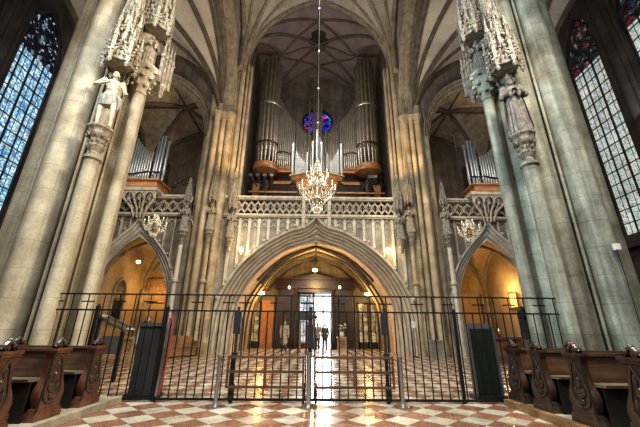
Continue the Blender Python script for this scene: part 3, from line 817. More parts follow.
ov, hv = vault('ceiling', -6.15, 6.15, 20.2, 29.1, 21.6, 28.7, M['web_organ'], M['rib_dark'], n=60, rr=.15, star=True, oculus=(0,24.1,1.0), zay=27.4, edges='x')
# oculus shaft
t = MB(); zc = hv(0,24.1)
t.lathe([(.92,-.14),(1.2,-.14),(1.2,.12),(.98,.12),(.92,1.0)], (0,24.1,zc), 24)
t.add([(1.0*cos(2*PI*i/24), 24.1+1.0*sin(2*PI*i/24), zc+.9) for i in range(24)], [tuple(range(24))])
structure(t.build('trim_16', M['wall_dark']), 'dark round opening ringed with stone at the crown of the organ vault', 'opening')
# transverse arch between nave and organ bay
c, f = pointed(6.2, 8.0, 20); ca = [(u,21.6+h) for u,h in c]; c2, f2 = pointed(5.7, 7.4, 20); cb = [(u,21.6+h) for u,h in c2]
mb = MB(); molding(mb, ca, cb, 19.8, 20.6, 3, .1, 24); molding(mb, cb, ca, 20.6, 21.4, 3, .1, 24)
structure(mb.build('arch', M['rib']), 'tall pointed transverse arch framing the organ bay high up', 'arch')
# slender shafts that frame the organ bay from the gallery up
for s in (-1,1):
    mb = MB()
    for dx, dy, r in ((0,0,.2),(-.3,.1,.13),(.3,.25,.1),(.5,.5,.14)):
        mb.lathe([(r*1.4,8.3),(r*1.4,8.8),(r,9.0),(r,21.6)], (s*(5.95-dx),20.1+dy,0), 10)
    structure(mb.build('trim_17' if s<0 else 'trim_18', M['pier_far']), 'slender wall shafts rising beside the organ on the side of the %s pillar' % ('cream' if s<0 else 'grey green'), 'shaft')
# ------------------------------------------------------------------ figures
def fused(mb, voxel, smooth=2):
    """one continuous skin over overlapping volumes"""
    me = bpy.data.meshes.new('body'); me.from_pydata(mb.v, [], mb.f); me.update()
    bm = bmesh.new(); bm.from_mesh(me); bmesh.ops.recalc_face_normals(bm, faces=bm.faces); bm.to_mesh(me); bm.free()
    o = bpy.data.objects.new('body', me); C.objects.link(o)
    m = o.modifiers.new('r', 'REMESH'); m.mode = 'VOXEL'; m.voxel_size = voxel; m.use_smooth_shade = True
    s = o.modifiers.new('s', 'SMOOTH'); s.iterations = smooth; s.factor = .5
    dg = bpy.context.evaluated_depsgraph_get(); dg.update()
    out = bpy.data.meshes.new_from_object(o.evaluated_get(dg))
    bpy.data.objects.remove(o); bpy.data.meshes.remove(me)
    out.polygons.foreach_set('use_smooth', [True]*len(out.polygons))
    return out
def put(name, me, m, parent=None, loc=(0,0,0)):
    me = me if not me.materials else me.copy()
    me.materials.clear(); me.materials.append(m); me.name = name
    o = bpy.data.objects.new(name, me); C.objects.link(o); o.location = loc
    if parent is not None: o.parent = parent
    return o
def limb(mb, pts, rs, n=10):
    mb.tube(pts, rs, n)
    for p, r in zip(pts, rs): mb.ball(p, r*1.0, n, 8)
def hand(mb, wrist, d, side, g=0.0):
    """palm with five unequal bent fingers; d direction, side towards the thumb"""
    d = Vector(d).normalized(); s = Vector(side); s = (s - d*s.dot(d)).normalized(); nrm = d.cross(s)
    wv = Vector(wrist); pc = wv + d*.045
    for k in (0,.5,1): mb.ball(wv+d*(.02+.05*k), (.026,.026,.026), 8, 6)
    for k in (-1,0,1): mb.ball(pc+d*.02+s*.022*k, .02, 8, 6)
    for k, ln in ((1.5,.072),(.5,.082),(-.5,.076),(-1.5,.058)):
        b = pc + d*.035 + s*(.0185*k); p1 = b + d*ln*.5 + nrm*ln*.08; p2 = p1 + (d*cos(.5+g)+nrm*sin(.5+g))*ln*.5
        limb(mb, [b, p1, p2], [.0115,.0105,.009], 7)
    tb = wv + d*.025 + s*.028; limb(mb, [tb, tb+(d*.6+s*.8)*.035, tb+(d*.85+s*.5)*.065], [.014,.0125,.010], 7)
POSES = {
 'saint': dict(L=((-.20,0,1.42),(-.39,.02,1.22),(-.13,-.19,1.20)), R=((.20,0,1.42),(.29,.06,1.14),(.34,-.16,1.04)), lk=((-.10,0,.93),(-.13,-.05,.50),(-.12,0,.08)), rk=((.10,0,.93),(.15,-.12,.52),(.16,-.02,.08))),
 'pray':  dict(L=((-.19,0,1.42),(-.27,-.06,1.14),(-.06,-.24,1.22)), R=((.19,0,1.42),(.27,-.06,1.14),(.06,-.24,1.20)), lk=((-.09,0,.93),(-.10,-.02,.50),(-.10,0,.08)), rk=((.09,0,.93),(.10,-.03,.50),(.10,0,.08))),
 'stand': dict(L=((-.19,0,1.42),(-.25,.02,1.14),(-.24,-.07,.90)), R=((.19,0,1.42),(.25,.02,1.14),(.24,-.07,.90)), lk=((-.09,0,.93),(-.10,-.02,.50),(-.11,0,.08)), rk=((.09,0,.93),(.10,-.03,.50),(.11,0,.08))),
 'walk':  dict(L=((-.19,0,1.42),(-.25,.10,1.16),(-.24,.02,.92)), R=((.19,0,1.42),(.25,-.06,1.15),(.22,-.24,1.0)), lk=((-.09,0,.93),(-.10,-.22,.52),(-.10,-.24,.09)), rk=((.09,0,.93),(.10,.06,.50),(.10,.26,.12))),
}
def head_volumes(mb, z=1.62, y=-.02):
    mb.ball((0,y+.015,z+.02), (.076,.095,.098), 14, 10); mb.ball((0,y-.02,z-.045), (.058,.07,.075), 12, 8)
    limb(mb, [(0,y-.085,z+.015),(0,y-.115,z-.022)], [.010,.016], 7)                 # nose
    mb.ball((0,y-.083,z-.06), (.026,.016,.010), 8, 6); mb.ball((0,y-.075,z-.10), (.028,.022,.02), 8, 6)   # mouth, chin
    for s in (-1,1):
        mb.ball((s*.03,y-.078,z+.028), (.024,.014,.008), 8, 6)                     # brow
        mb.ball((s*.032,y-.072,z+.006), (.013,.012,.010), 8, 6)                    # eye
        mb.ball((s*.078,y+.01,z-.01), (.012,.022,.032), 8, 6)                      # ear
        mb.ball((s*.04,y-.055,z-.03), (.026,.03,.03), 8, 6)                        # cheek
def body_volumes(pose):
    p = POSES[pose]; mb = MB()
    mb.ball((0,0,.96), (.165,.115,.13), 14, 10); mb.ball((0,0,1.12), (.140,.10,.14), 14, 10)
    mb.ball((0,-.005,1.30), (.172,.118,.16), 14, 10); mb.ball((0,.01,1.40), (.17,.085,.07), 14, 8)
    for s in (-1,1): mb.ball((s*.075,-.075,1.32), (.085,.045,.06), 10, 8); mb.ball((s*.085,.06,.93), (.09,.08,.10), 10, 8)
    limb(mb, [(0,.015,1.40),(0,0,1.54)], [.062,.052], 10)
    head_volumes(mb)
    for k, s in (('L',-1),('R',1)):
        a, b, c = p[k]; limb(mb, [a, tuple(lerp(i,j,.5) for i,j in zip(a,b)), b, tuple(lerp(i,j,.35) for i,j in zip(b,c)), c], [.058,.052,.042,.042,.027], 10)
        hand(mb, c, Vector(c)-Vector(b), (-s,-.3,.2), .3)
        h, kn, an = p[('lk' if s<0 else 'rk')]
        limb(mb, [h, tuple(lerp(i,j,.5) for i,j in zip(h,kn)), kn, (lerp(kn[0],an[0],.3),lerp(kn[1],an[1],.3)+.015,lerp(kn[2],an[2],.3)), an], [.092,.078,.054,.056,.034], 12)
        limb(mb, [(an[0],an[1]+.03,an[2]-.035),(an[0]+s*.01,an[1]-.10,an[2]-.045),(an[0]+s*.02,an[1]-.17,an[2]-.055)], [.036,.036,.026], 10)
    return mb
_bodies = {}
def body_mesh(pose):
    if pose not in _bodies: _bodies[pose] = fused(body_volumes(pose), .0125)
    return _bodies[pose].copy()
def hair_mesh(long=False):
    mb = MB(); mb.ball((0,.018,1.66), (.088,.098,.088), 12, 8); mb.ball((0,.045,1.60), (.086,.075,.09), 12, 8)
    if long:
        for s in (-1,1): mb.ball((s*.07,.03,1.52), (.035,.05,.10), 10, 8)
        mb.ball((0,.06,1.50), (.075,.045,.12), 10, 8)
        for i in range(14):
            a = i*.9; mb.ball((.085*cos(a),.03+.085*sin(a)*.9,1.50+.012*i), .026, 7, 5)
    return fused(mb, .014, 1)
def robe(prof, folds=9, depth=.10, n=72, seed=1, loc=(0,0,0)):
    """draped cloth round a standing body; prof = (z, half width, half depth)"""
    rnd = random.Random(seed); ph = rnd.random()*6; rings = []
    zt = prof[-1][0]
    P = smooth_curve([tuple(p) for p in prof], 5)
    for z, a, b in P:
        k = depth*(1-(z/zt))**.6 if z < zt else 0
        ring = []
        for i in range(n):
            t = 2*PI*i/n; q = 1 + k*(abs(sin(folds*t/2+ph+.5*sin(2.2*z)))*1.6-.8) + k*.4*sin(3*t+2*z+ph)
            ring.append((loc[0]+a*q*cos(t), loc[1]+b*q*sin(t), loc[2]+z))
        rings.append(ring)
    return MB().loft(rings)
ROBE = [(0.01,.27,.23),(.12,.255,.215),(.4,.225,.18),(.75,.20,.155),(.95,.195,.15),(1.1,.175,.135),(1.28,.195,.145),(1.40,.19,.115),(1.46,.11,.085),(1.5,.07,.065)]
def sleeves(pose, m, parent, k=1.0):
    mb = MB(); p = POSES[pose]
    for q in ('L','R'):
        a, b, c = p[q]; c2 = tuple(lerp(i,j,.85) for i,j in zip(b,c))
        limb(mb, [a,b,c2], [.078*k,.068*k,.062*k], 10)
        if k > 1.05: mb.ball((c2[0],c2[1],c2[2]-.08), (.05,.06,.11), 10, 8)
    return put('sleeve', fused(mb, .016, 2), m, parent)
def statue(loc, rz, label, kind='robed', pose='pray', scale=1.0, body=None, cloth=None, group=None, seed=1, crown=False):
    r = thing('statue', loc, label, 'statue', group, rz)
    put('body', body_mesh(pose), body or M['carved'], r)
    cl = cloth or M['carved']
    if kind == 'robed':
        robe(ROBE, 15, .17, seed=seed).build('robe', cl, r, world=False, ang=80); sleeves(pose, cl, r, 1.15)
        mb = MB()     # mantle falling from the shoulders in long folds
        rings = []
        for i in range(13):
            t = i/12; z = lerp(1.46,.18,t); ring = []
            for j in range(30):
                a = lerp(-.12*PI, 1.12*PI, j/29); q = 1+.07*t*sin(16*a+seed)
                ring.append(((.20+.09*t)*q*cos(a), .02+(.12+.12*t)*q*sin(a), z))
            rings.append(ring)
        mb.loft(rings, closed=False).build('mantle', cl, r, world=False, ang=80)
        put('hair', hair_mesh(True), body or M['carved'], r)
        if crown:
            t = MB(); t.lathe([(.085,0),(.10,.03),(.09,.05),(.11,.12),(.06,.15),(.02,.26)], (0,.01,1.70), 12); t.build('headdress', cl, r, world=False)
    else:
        lo = MB(); rings = []
        for z, a, b in smooth_curve([(.66,.20,.16),(.74,.21,.165),(.84,.205,.16),(.93,.195,.15),(.99,.185,.135)], 4):
            rings.append([(a*(1+.045*sin(7*t*2*PI/60*2+8*z))*cos(2*PI*t/60), -.01+b*(1+.045*sin(7*t*2*PI/60*2+8*z))*sin(2*PI*t/60), z+.05*sin(2*PI*t/60+.6)) for t in range(60)])
        lo.loft(rings).build('loincloth', cl, r, world=False, ang=80)
        t = MB(); t.tube([(.17,-.09,.95),(.24,-.12,.86),(.25,-.10,.70),(.22,-.06,.55)], [.03,.045,.05,.02], 10); t.build('knotted_cloth_end', cl, r, world=False)
        put('hair', hair_mesh(True), M['hair_stone'], r)
    r.scale = (scale,)*3
    return r

# ------------------------------------------------------------------ consoles and canopies
def console(loc, rz, label, m, r=.36, h=.9, group=None):
    o = thing('console', loc, label, 'console', group, rz)     # loc: top centre
    MB().lathe([(r*.30,-h*1.25),(r*.42,-h*1.1),(r*.38,-h),(r*.62,-h*.86),(r*.66,-h*.78),(r*.5,-h*.72),(r*.56,-h*.5),(r*.86,-h*.36),(r*.9,-h*.30),(r*.78,-h*.26),(r*.86,-h*.14),(r*1.0,-h*.08),(r*1.0,0)], (0,0,0), 8, PI/8, PI/8+2*PI).build('moulded_body', m, o, world=False, ang=30)
    t = MB()
    for row, (rr, z, s) in enumerate(((r*.62,-h*.6,.11),(r*.78,-h*.42,.12),(r*.60,-h*.80,.09))):
        for k in range(9):
            a = 2*PI*(k+.5*(row%2))/9; x, y = rr*cos(a), rr*sin(a)
            t.ball((x,y,z), (s*r*2.0*.5,)*3, 6, 4); t.ball((x*1.1,y*1.1,z+s*r*.9), (s*r*.6,)*3, 6, 4); t.ball((x*.96,y*.96,z-s*r*.8), (s*r*.55,)*3, 6, 4)
    t.build('carved_leaves', m, o, world=False)
    return o
def pinnacle(mb, x, y, z0, h, w, n=4):
    mb.box(x-w/2,x+w/2,y-w/2,y+w/2,z0,z0+h*.55)
    mb.box(x-w*.7,x+w*.7,y-w*.7,y+w*.7,z0+h*.53,z0+h*.57)
    for k in range(4):
        a = k*PI/2; mb.cone((x+w*.5*cos(a), y+w*.5*sin(a), z0+h*.55), w*.32, h*.14, 4)
    mb.cone((x,y,z0+h*.57), w*.62, h*.40)
    for q in (.66,.75,.84):
        for k in range(4):
            a = k*PI/2+PI/4; rr = w*.62*(1-(q-.57)/.40)+w*.12; mb.octa((x+rr*cos(a),y+rr*sin(a),z0+h*q), w*.22, w*.25)
    mb.ball((x,y,z0+h*.98), (w*.28,w*.28,w*.2), 6, 4)
def gablet(mb, c, ang, w, h, r=.02):
    """pointed arch under a crocketed gable, facing out at ang"""
    ux, uy = -sin(ang), cos(ang)
    cv, f = pointed(w/2*.86, h*.55, 6)
    mb.tube([(c[0]+ux*u, c[1]+uy*u, c[2]+z) for u, z in cv], r, 6)
    mb.tube([(c[0]-ux*w/2,c[1]-uy*w/2,c[2]),(c[0]-ux*w*.22,c[1]-uy*w*.22,c[2]+h*.52),(c[0],c[1],c[2]+h),(c[0]+ux*w*.22,c[1]+uy*w*.22,c[2]+h*.52),(c[0]+ux*w/2,c[1]+uy*w/2,c[2])], r*1.1, 6)
    for sg in (-1,1):
        for q in (.2,.45,.7):
            u = sg*w/2*(1-q)*1.06; mb.ball((c[0]+ux*u+cos(ang)*r, c[1]+uy*u+sin(ang)*r, c[2]+h*(q+.06)), r*1.7, 5, 4)
        mb.tube([(c[0]+ux*sg*w*.4,c[1]+uy*sg*w*.4,c[2]+h*.18),(c[0]+ux*sg*w*.16,c[1]+uy*sg*w*.16,c[2]+h*.14),(c[0]+ux*sg*w*.10,c[1]+uy*sg*w*.10,c[2]+h*.34)], r*.8, 5)
    mb.ball((c[0],c[1],c[2]+h*1.05), (r*2.2,r*2.2,r*3), 6, 4)
def canopy(loc, rz, label, m, R_=.46, H=3.2, group=None):
    o = thing('canopy', loc, label, 'canopy', group, rz)      # loc: centre of the underside; faces -Y
    angs = [-PI/2+k*PI/3 for k in (-1,0,1)] + [-PI/2-2*PI/3+.15, -PI/2+2*PI/3-.15]
    t = MB(); t.lathe([(R_*.86,.0),(R_*.92,.04),(R_*.88,.12),(R_*.84,.5),(R_*.7,.55)], (0,0,0), 6)
    for k in range(6):
        a = k*PI/3; t.tube([(R_*.88*cos(a),R_*.88*sin(a),.02),(R_*.5*cos(a),R_*.5*sin(a),.16),(0,0,.22)], .025, 6)
    t.build('hood', m, o, world=False, ang=30)
    t = MB()
    for a in angs: gablet(t, (R_*.93*cos(a), R_*.93*sin(a), .02), a, R_*1.0, .62, .026)
    for a in angs: gablet(t, (R_*.72*cos(a), R_*.72*sin(a), .95), a, R_*.76, .55, .020)
    for a in angs: gablet(t, (R_*.48*cos(a), R_*.48*sin(a), 1.72), a, R_*.5, .45, .016)
    t.build('gable', m, o, world=False)
    for k in range(6):
        a = k*PI/3; t = MB(); x, y = R_*cos(a), R_*sin(a)
        pinnacle(t, x, y, -.05, 1.35, .085); t.lathe([(.02,-.22),(.06,-.14),(.035,-.06),(.06,0)], (x,y,0), 6)
        t.build('pinnacle', m, o, world=False)
    for k in range(6):
        a = k*PI/3+PI/6; t = MB(); pinnacle(t, R_*.70*cos(a), R_*.70*sin(a), .55, 1.55, .07); t.build('pinnacle', m, o, world=False)
    for k in range(6):
        a = k*PI/3; t = MB(); pinnacle(t, R_*.46*cos(a), R_*.46*sin(a), 1.25, 1.45, .06); t.build('pinnacle', m, o, world=False)
    t = MB()
    t.lathe([(R_*.62,.5),(R_*.62,1.2),(R_*.45,1.3),(R_*.42,2.0),(R_*.27,2.1),(R_*.24,2.6),(.02,H)], (0,0,0), 6)
    z = 2.65
    while z < H-.05:
        for k in range(6):
            a = k*PI/3; rr = R_*.24*(H-z)/(H-2.6)+.03; t.octa((rr*cos(a),rr*sin(a),z), .035, .045)
        z += .16
    for k in range(6):
        a = k*PI/3+PI/6
        t.tube([(R_*.60*cos(a),R_*.60*sin(a),.55),(R_*.60*cos(a),R_*.60*sin(a),1.2)], .018, 5); t.tube([(R_*.40*cos(a),R_*.40*sin(a),1.3),(R_*.40*cos(a),R_*.40*sin(a),2.0)], .015, 5)
    t.build('spire', m, o, world=False, ang=30)
    return o

# the two tabernacles on each near pillar
# left: bare-chested saint towards the camera, small niche figure on the nave side
LW = 'cream pillar'; RWd = 'grey green pillar'
sx_ = -5.42; sy_ = 6.86
console((sx_,sy_,5.97), .5, 'carved round console under the bare-chested saint on the cream pillar', M['carved'], .30, .68)
statue((sx_,sy_,5.97), .45, 'pale carved saint, bare-chested with a loincloth, standing on the cream pillar', 'bare', 'saint', 1.04, M['skin_stone'], M['cloth_stone'])
canopy((sx_,sy_,8.0), .5, 'spired gothic canopy above the bare-chested saint', M['carved'], .39, 3.9)
def console_shaft(x, y, z, m, label):
    o = thing('colonnette', (x,y,0), label, 'colonnette')
    MB().lathe([(.22,0),(.22,.5),(.165,.6),(.165,z)], (x,y,0), 14).build('shaft', m, o)
    MB().lathe([(.165,z-.1),(.21,z-.06),(.21,z),(.165,z+.03)], (x,y,0), 14).build('shaft_ring', m, o)
    return o
console_shaft(sx_, sy_, 5.97-.68*1.22, M['pier_warm_lit'], 'smooth round shaft rising to the console of the bare-chested saint')
console_shaft(5.20, 6.86, 5.98-.68*1.22, M['pier_cool_lit'], 'smooth round shaft rising to the console of the dark robed saint')
def colonnette(x, y, z, m, label):
    o = thing('colonnette', (x,y,0), label, 'colonnette')
    MB().lathe([(.2,0),(.2,.5),(.15,.6),(.15,z-1.0)], (x,y,0), 14).build('shaft', m, o)
    MB().lathe([(.15,z-1.0),(.2,z-.95),(.17,z-.85),(.24,z-.65),(.22,z-.55),(.34,z-.32),(.36,z-.25),(.30,z-.2),(.40,z-.08),(.40,z)], (x,y,0), 8).build('capital', m, o, ang=30)
    t = MB()
    for k in range(8):
        a = k*PI/4
        for rr, zz, s in ((.24,z-.72,.06),(.31,z-.42,.07),(.37,z-.15,.06)): t.ball((x+rr*cos(a+zz),y+rr*sin(a+zz),zz), s, 6, 4)
    t.build('carved_leaves', m, o)
    return o
NX, NY, NZ = 5.20, 7.75, 8.75
colonnette(-NX-.1, NY, NZ, M['pier_warm_lit'], 'slender round shaft with a leafy capital, on the nave side of the cream pillar')
statue((-NX-.1,NY,NZ), .9, 'small robed niche figure above the slender shaft of the cream pillar', 'robed', 'pray', .78, M['carved'], M['carved'], seed=4)
canopy((-NX-.05,NY,10.3), .9, 'upper spired canopy over the niche figure on the nave side of the cream pillar', M['carved'], .42, 3.6)
# right
console((5.20,6.86,5.98), -.5, 'carved round console under the dark robed saint on the grey green pillar', M['carved_grey'], .30, .68)
statue((5.20,6.86,5.98), -.35, 'dark stone saint in a long pleated robe standing on the grey green pillar', 'robed', 'pray', 1.02, M['dark_stone'], M['dark_stone'], seed=2, crown=True)
canopy((5.18,6.86,8.1), -.5, 'spired gothic canopy above the dark robed saint', M['carved_grey'], .39, 3.9)
colonnette(NX-.1, NY, NZ, M['pier_cool_lit'], 'slender round shaft with a leafy capital, on the nave side of the grey green pillar')
statue((NX-.1,NY,NZ), -.9, 'small dark niche figure above the slender shaft of the grey green pillar', 'robed', 'pray', .82, M['dark_stone'], M['dark_stone'], seed=5)
canopy((NX-.1,NY,10.3), -.9, 'upper spired canopy over the small dark niche figure of the grey green pillar', M['carved_grey'], .42, 3.6)
# pinnacled screens that edge the niches
for s, m, wd in ((-1,M['carved'],LW),(1,M['carved_grey'],RWd)):
    dz = .75
    o = thing('niche_screen', (s*4.95,8.15,7.2), 'narrow tracery screen hanging beside the niche figure on the %s' % wd, 'tracery screen')
    t = MB()
    for k in range(4): pinnacle(t, s*(4.98-.03*k), 8.0+.14*k, 7.75+dz, 1.9, .09)
    t.build('pinnacle', m, o)
    t = MB()
    for k in range(4):
        z = 7.75+dz+k*.28
        t.tube([(s*4.97,8.02,z),(s*4.95,8.2,z+.14),(s*4.92,8.42,z)], .022, 5); t.tube([(s*4.97,8.02,z+.28),(s*4.95,8.2,z+.14),(s*4.92,8.42,z+.28)], .022, 5)
    t.lathe([(.02,7.3),(.09,7.45),(.06,7.55),(.14,7.7),(.12,7.78)], (s*4.95,8.2,dz), 8)
    t.build('lattice', m, o)

# statues on the gallery front
fs = [(-6.75,19.45,7.25,.15,M['carved'],'statue at the balustrade end on the side of the glowing plaque','the balustrade-end statue on the plaque side'),
      (-5.42,19.45,6.75,.1,M['carved'],'lower statue over the central arch on the side of the glowing plaque','the lower arch statue on the plaque side'),
      (6.05,19.45,7.25,-.15,M['carved'],'statue at the balustrade end on the side of the glowing picture','the balustrade-end statue on the picture side'),
      (5.36,19.45,6.75,-.1,M['carved_grey'],'lower statue over the central arch on the side of the glowing picture','the lower arch statue on the picture side'),
      (-8.30,19.2,7.05,.2,M['carved_grey'],'dark statue beside the small pale chandelier','the dark statue by the small pale chandelier'),
      (8.25,19.2,7.05,-.2,M['carved_grey'],'dark statue beside the small brass chandelier','the dark statue by the small brass chandelier')]
proto = None
for i, (x, y, z, rz, m, lb, sh_) in enumerate(fs):
    if proto is None:
        proto = statue((x,y,z), rz, lb, 'robed', 'pray', 1.0, m, m, group='statues on the gallery front', seed=8)
    else:
        st = dup(proto, None, (x,y,z), rz, lb)
        for ch in st.children:
            ch.material_slots[0].link = 'OBJECT'; ch.material_slots[0].material = m
    cs = console((x,y,z), 0, 'bracket console under '+sh_, m, .3, .7, 'consoles on the gallery front')
    if i in (0,2,4,5):
        cl = thing('colonnette', (x,y,0), 'thin shaft rising to '+sh_, 'colonnette', 'thin shafts on the gallery front')
        MB().lathe([(.2,0),(.2,.5),(.13,.6),(.13,z-.88),(.17,z-.85)], (x,y,0), 10).build('shaft', M['pier_far'] if i<4 else M['arch_grey'], cl)
        MB().lathe([(.13,3.9),(.2,3.95),(.2,4.1),(.13,4.15)], (x,y,0), 10).build('shaft_ring', M['pier_far'] if i<4 else M['arch_grey'], cl)
    cn_ = canopy((x,y-.06,z+2.0), 0, 'pinnacled canopy over '+sh_, m, .26 if i < 4 else .24, 3.6 if i in (0,2) else 2.9, 'canopies on the gallery front')
    if i >= 4: cn_.scale = (.8,.8,.6)
# canopied figures on the outer wall beside the windows
for s, m, wd in ((-1,M['wall_dark'],'blue'),(1,M['wall_dark'],'pale')):
    console((s*16.72,18.0,8.4), s*-1.2, 'dark carved console by the tall %s window' % wd, m, .4, 1.0)
    st = dup(proto, None, (s*16.5,18.0,8.4), s*-1.2, 'dark robed statue beside the tall %s window' % wd)
    for ch in st.children: ch.material_slots[0].link = 'OBJECT'; ch.material_slots[0].material = M['rib_dark']
    st['group'] = 'statues beside the windows'
    canopy((s*16.5,18.0,10.5), s*-1.2, 'dark spired canopy beside the tall %s window' % wd, M['rib_dark'], .5, 4.2)

# ------------------------------------------------------------------ organs
def pipe(name, x, y, z0, z1, r, m, parent, foot=.6, tilt=0):
    t = MB(); t.lathe([(r*.35,z0),(r*.98,z0+foot),(r,z0+foot+.02),(r,z1),(r*.8,z1),(r*.8,z1-.05)], (x,y,0), 12)
    w = r*.62; t.extrude([(x-w,y-r*.9,z0+foot+.04),(x+w,y-r*.9,z0+foot+.04),(x,y-r*.96,z0+foot+.04+r*3.2)], (0,-r*.14,0))
    t.box(x-w,x+w,y-r*1.1,y-r*.8,z0+foot-.01,z0+foot+.03)
    return t.build(name, m, parent)
org = thing('pipe_organ', (0,24.5,8.45), 'great organ with towers of tall dark pipes either side of the rose window', 'organ')
t = MB(); t.box(-5.4,5.4,25.2,27.6,8.45,13.6); t.box(-3.5,3.5,25.6,27.6,13.6,14.5)
for k in range(-8,9): t.box(k*.62-.03,k*.62+.03,25.12,25.2,8.5,13.5)
t.build('organ_case', M['case_dark'], org)
for s in (-1,1):
    cx, cy = s*4.45, 24.7
    t = MB(); t.lathe([(.4,13.82),(.7,13.88),(.8,13.95),(1.0,14.03),(1.14,14.1),(1.14,14.32),(1.02,14.4),(1.08,14.55),(1.08,14.7)], (cx,cy,0), 22); t.build('tower_base', M['case'], org)
    for k in range(7):
        a = PI + PI*(k+.5)/7
        pipe('pipe', cx+.78*cos(a), cy+.78*sin(a), 14.7, 26.2-.5*abs(k-3)*.3, .185, M['tin_dark'], org, 1.6)
    for k in range(3): pipe('pipe', cx+(k-1)*.4, cy+.35, 14.7, 27.0, .2, M['tin_dark'], org, 1.6)
    t = MB(); t.lathe([(.98,20.7),(1.02,20.75),(1.02,20.95),(.98,21.0)], (cx,cy,0), 22, PI, 2*PI); t.build('band', M['tin_grey'], org)
    t = MB(); t.lathe([(.98,16.6),(1.0,16.65),(1.0,16.75),(.98,16.8)], (cx,cy,0), 22, PI, 2*PI); t.build('band', M['case_dark'], org)
    # flats stepping down towards the rose
    for k in range(9):
        q = k/8; pipe('pipe', s*lerp(3.55,2.15,q), 25.3+.1*q, 14.75, lerp(22.3,19.9,q)-.35*sin(PI*q), lerp(.105,.08,q), M['tin_mid'], org, .9)
    for k in range(10):
        q = k/9; pipe('pipe', s*lerp(1.98,.62,q), 25.9, 14.6, lerp(20.1,18.7,q)-.25*sin(PI*q), .074, M['tin_mid'], org, .8)
    pipe('pipe', s*.78, 25.5, 14.6, 22.3 if s<0 else 18.9, .09, M['tin_dark'], org, .9)
    for k in range(2): pipe('pipe', s*(.12+.22*k), 25.4, 14.6, 22.5-.5*k, .10, M['tin_dark'], org, .9)
    t = MB(); t.box(min(s*1.95,s*3.75),max(s*1.95,s*3.75),24.9,25.7,14.25,14.55); t.box(min(s*2.0,s*3.75),max(s*2.0,s*3.75),24.8,25.7,14.55,14.75); t.box(min(s*2.05,s*3.7),max(s*2.05,s*3.7),25.0,25.7,13.3,13.45)
    t.build('impost', M['case'], org)
    t = MB(); t.box(min(s*.0,s*1.95),max(s*.0,s*1.95),25.4,26.2,14.3,14.6); t.build('impost', M['case'], org)
    t = MB()
    for q in range(6): t.tube([(s*(3.6-.27*q),25.05,16.3+.12*sin(q)),(s*(3.33-.27*q),25.05,16.3+.12*sin(q+1))], .06, 6)
    t.build('pipe_shade', M['case_dark'], org)
    for k in range(4):     # horizontal reed pipes under the tower
        x = cx+(k-1.5)*.36; t = MB(); t.tube([(x,24.4,12.6+.05*k),(x+s*-.12*(k-1.5),23.6,12.75),(x+s*-.2*(k-1.5),22.9,12.95)], [.05,.08,.17], 10); t.build('reed_pipe', M['tin'], org)
    t = MB(); t.box(min(s*4.6,s*5.4),max(s*4.6,s*5.4),24.6,25.2,11.6,13.0); t.build('side_panel', M['case'], org)
    t = MB(); t.lathe([(.5,8.45),(.5,12.6),(.35,13.4)], (cx,cy+.2,0), 14); t.build('tower_post', M['case_dark'], org)
    # wooden platform railing lines
    t = MB(); t.box(min(s*1.6,s*5.6),max(s*1.6,s*5.6),24.0,24.2,11.9,12.05); t.box(min(s*2.2,s*3.6),max(s*2.2,s*3.6),24.0,24.3,12.7,12.85); t.build('platform_rail', M['case'], org)

ch = thing('choir_organ', (0,GY,8.9), 'small silver-piped organ on the balustrade behind the big chandelier', 'organ')
t = MB()
secs = [(9.75,.85,.45),(10.0,1.0,.6),(10.25,1.05,.62),(10.5,1.35,.75),(10.95,1.45,.8),(11.05,1.7,.9),(11.3,1.78,.95)]
t.loft([[(-a,GY+.5,z),(a,GY+.5,z),(a,GY+.25-b*.4,z),(a*.45,GY+.1-b*.75,z),(0,GY-.0-b,z),(-a*.45,GY+.1-b*.75,z),(-a,GY+.25-b*.4,z)] for z,a,b in secs])
t.build('case', M['case'], ch, ang=30)
t = MB()
for zz, e in ((11.28,.12),(10.22,.1)):
    a, b = (1.78,.95) if zz > 11 else (1.05,.62); a += e
    t.loft([[(-a,GY+.5,z),(a,GY+.5,z),(a,GY+.25-b*.4-e,z),(a*.45,GY+.1-b*.75-e,z),(0,GY-b-e,z),(-a*.45,GY+.1-b*.75-e,z),(-a,GY+.25-b*.4-e,z)] for z in (zz,zz+.09)])
t.build('cornice', M['lightwood'], ch, ang=30)
for s in (-1,1):
    pipe('pipe', s*1.72, GY-.05, 11.38, 14.0, .12, M['tin'], ch, .3)
    for k in range(9):
        q = k/8; pipe('pipe', s*lerp(1.5,.88,q), GY-.05-.12*q, 11.38, 13.55-1.05*sin(PI/2*q)-.0, .042, M['tin'], ch, .2)
    pipe('pipe', s*.68, GY-.25, 11.38, 13.1, .10, M['tin'], ch, .3)
    pipe('pipe', s*.30, GY-.5, 11.38, 13.9, .10, M['tin'], ch, .3)
pipe('pipe', 0, GY-.62, 11.38, 14.75, .12, M['tin'], ch, .3)
pipe('pipe', .16, GY-.4, 11.38, 14.3, .08, M['tin'], ch, .3)

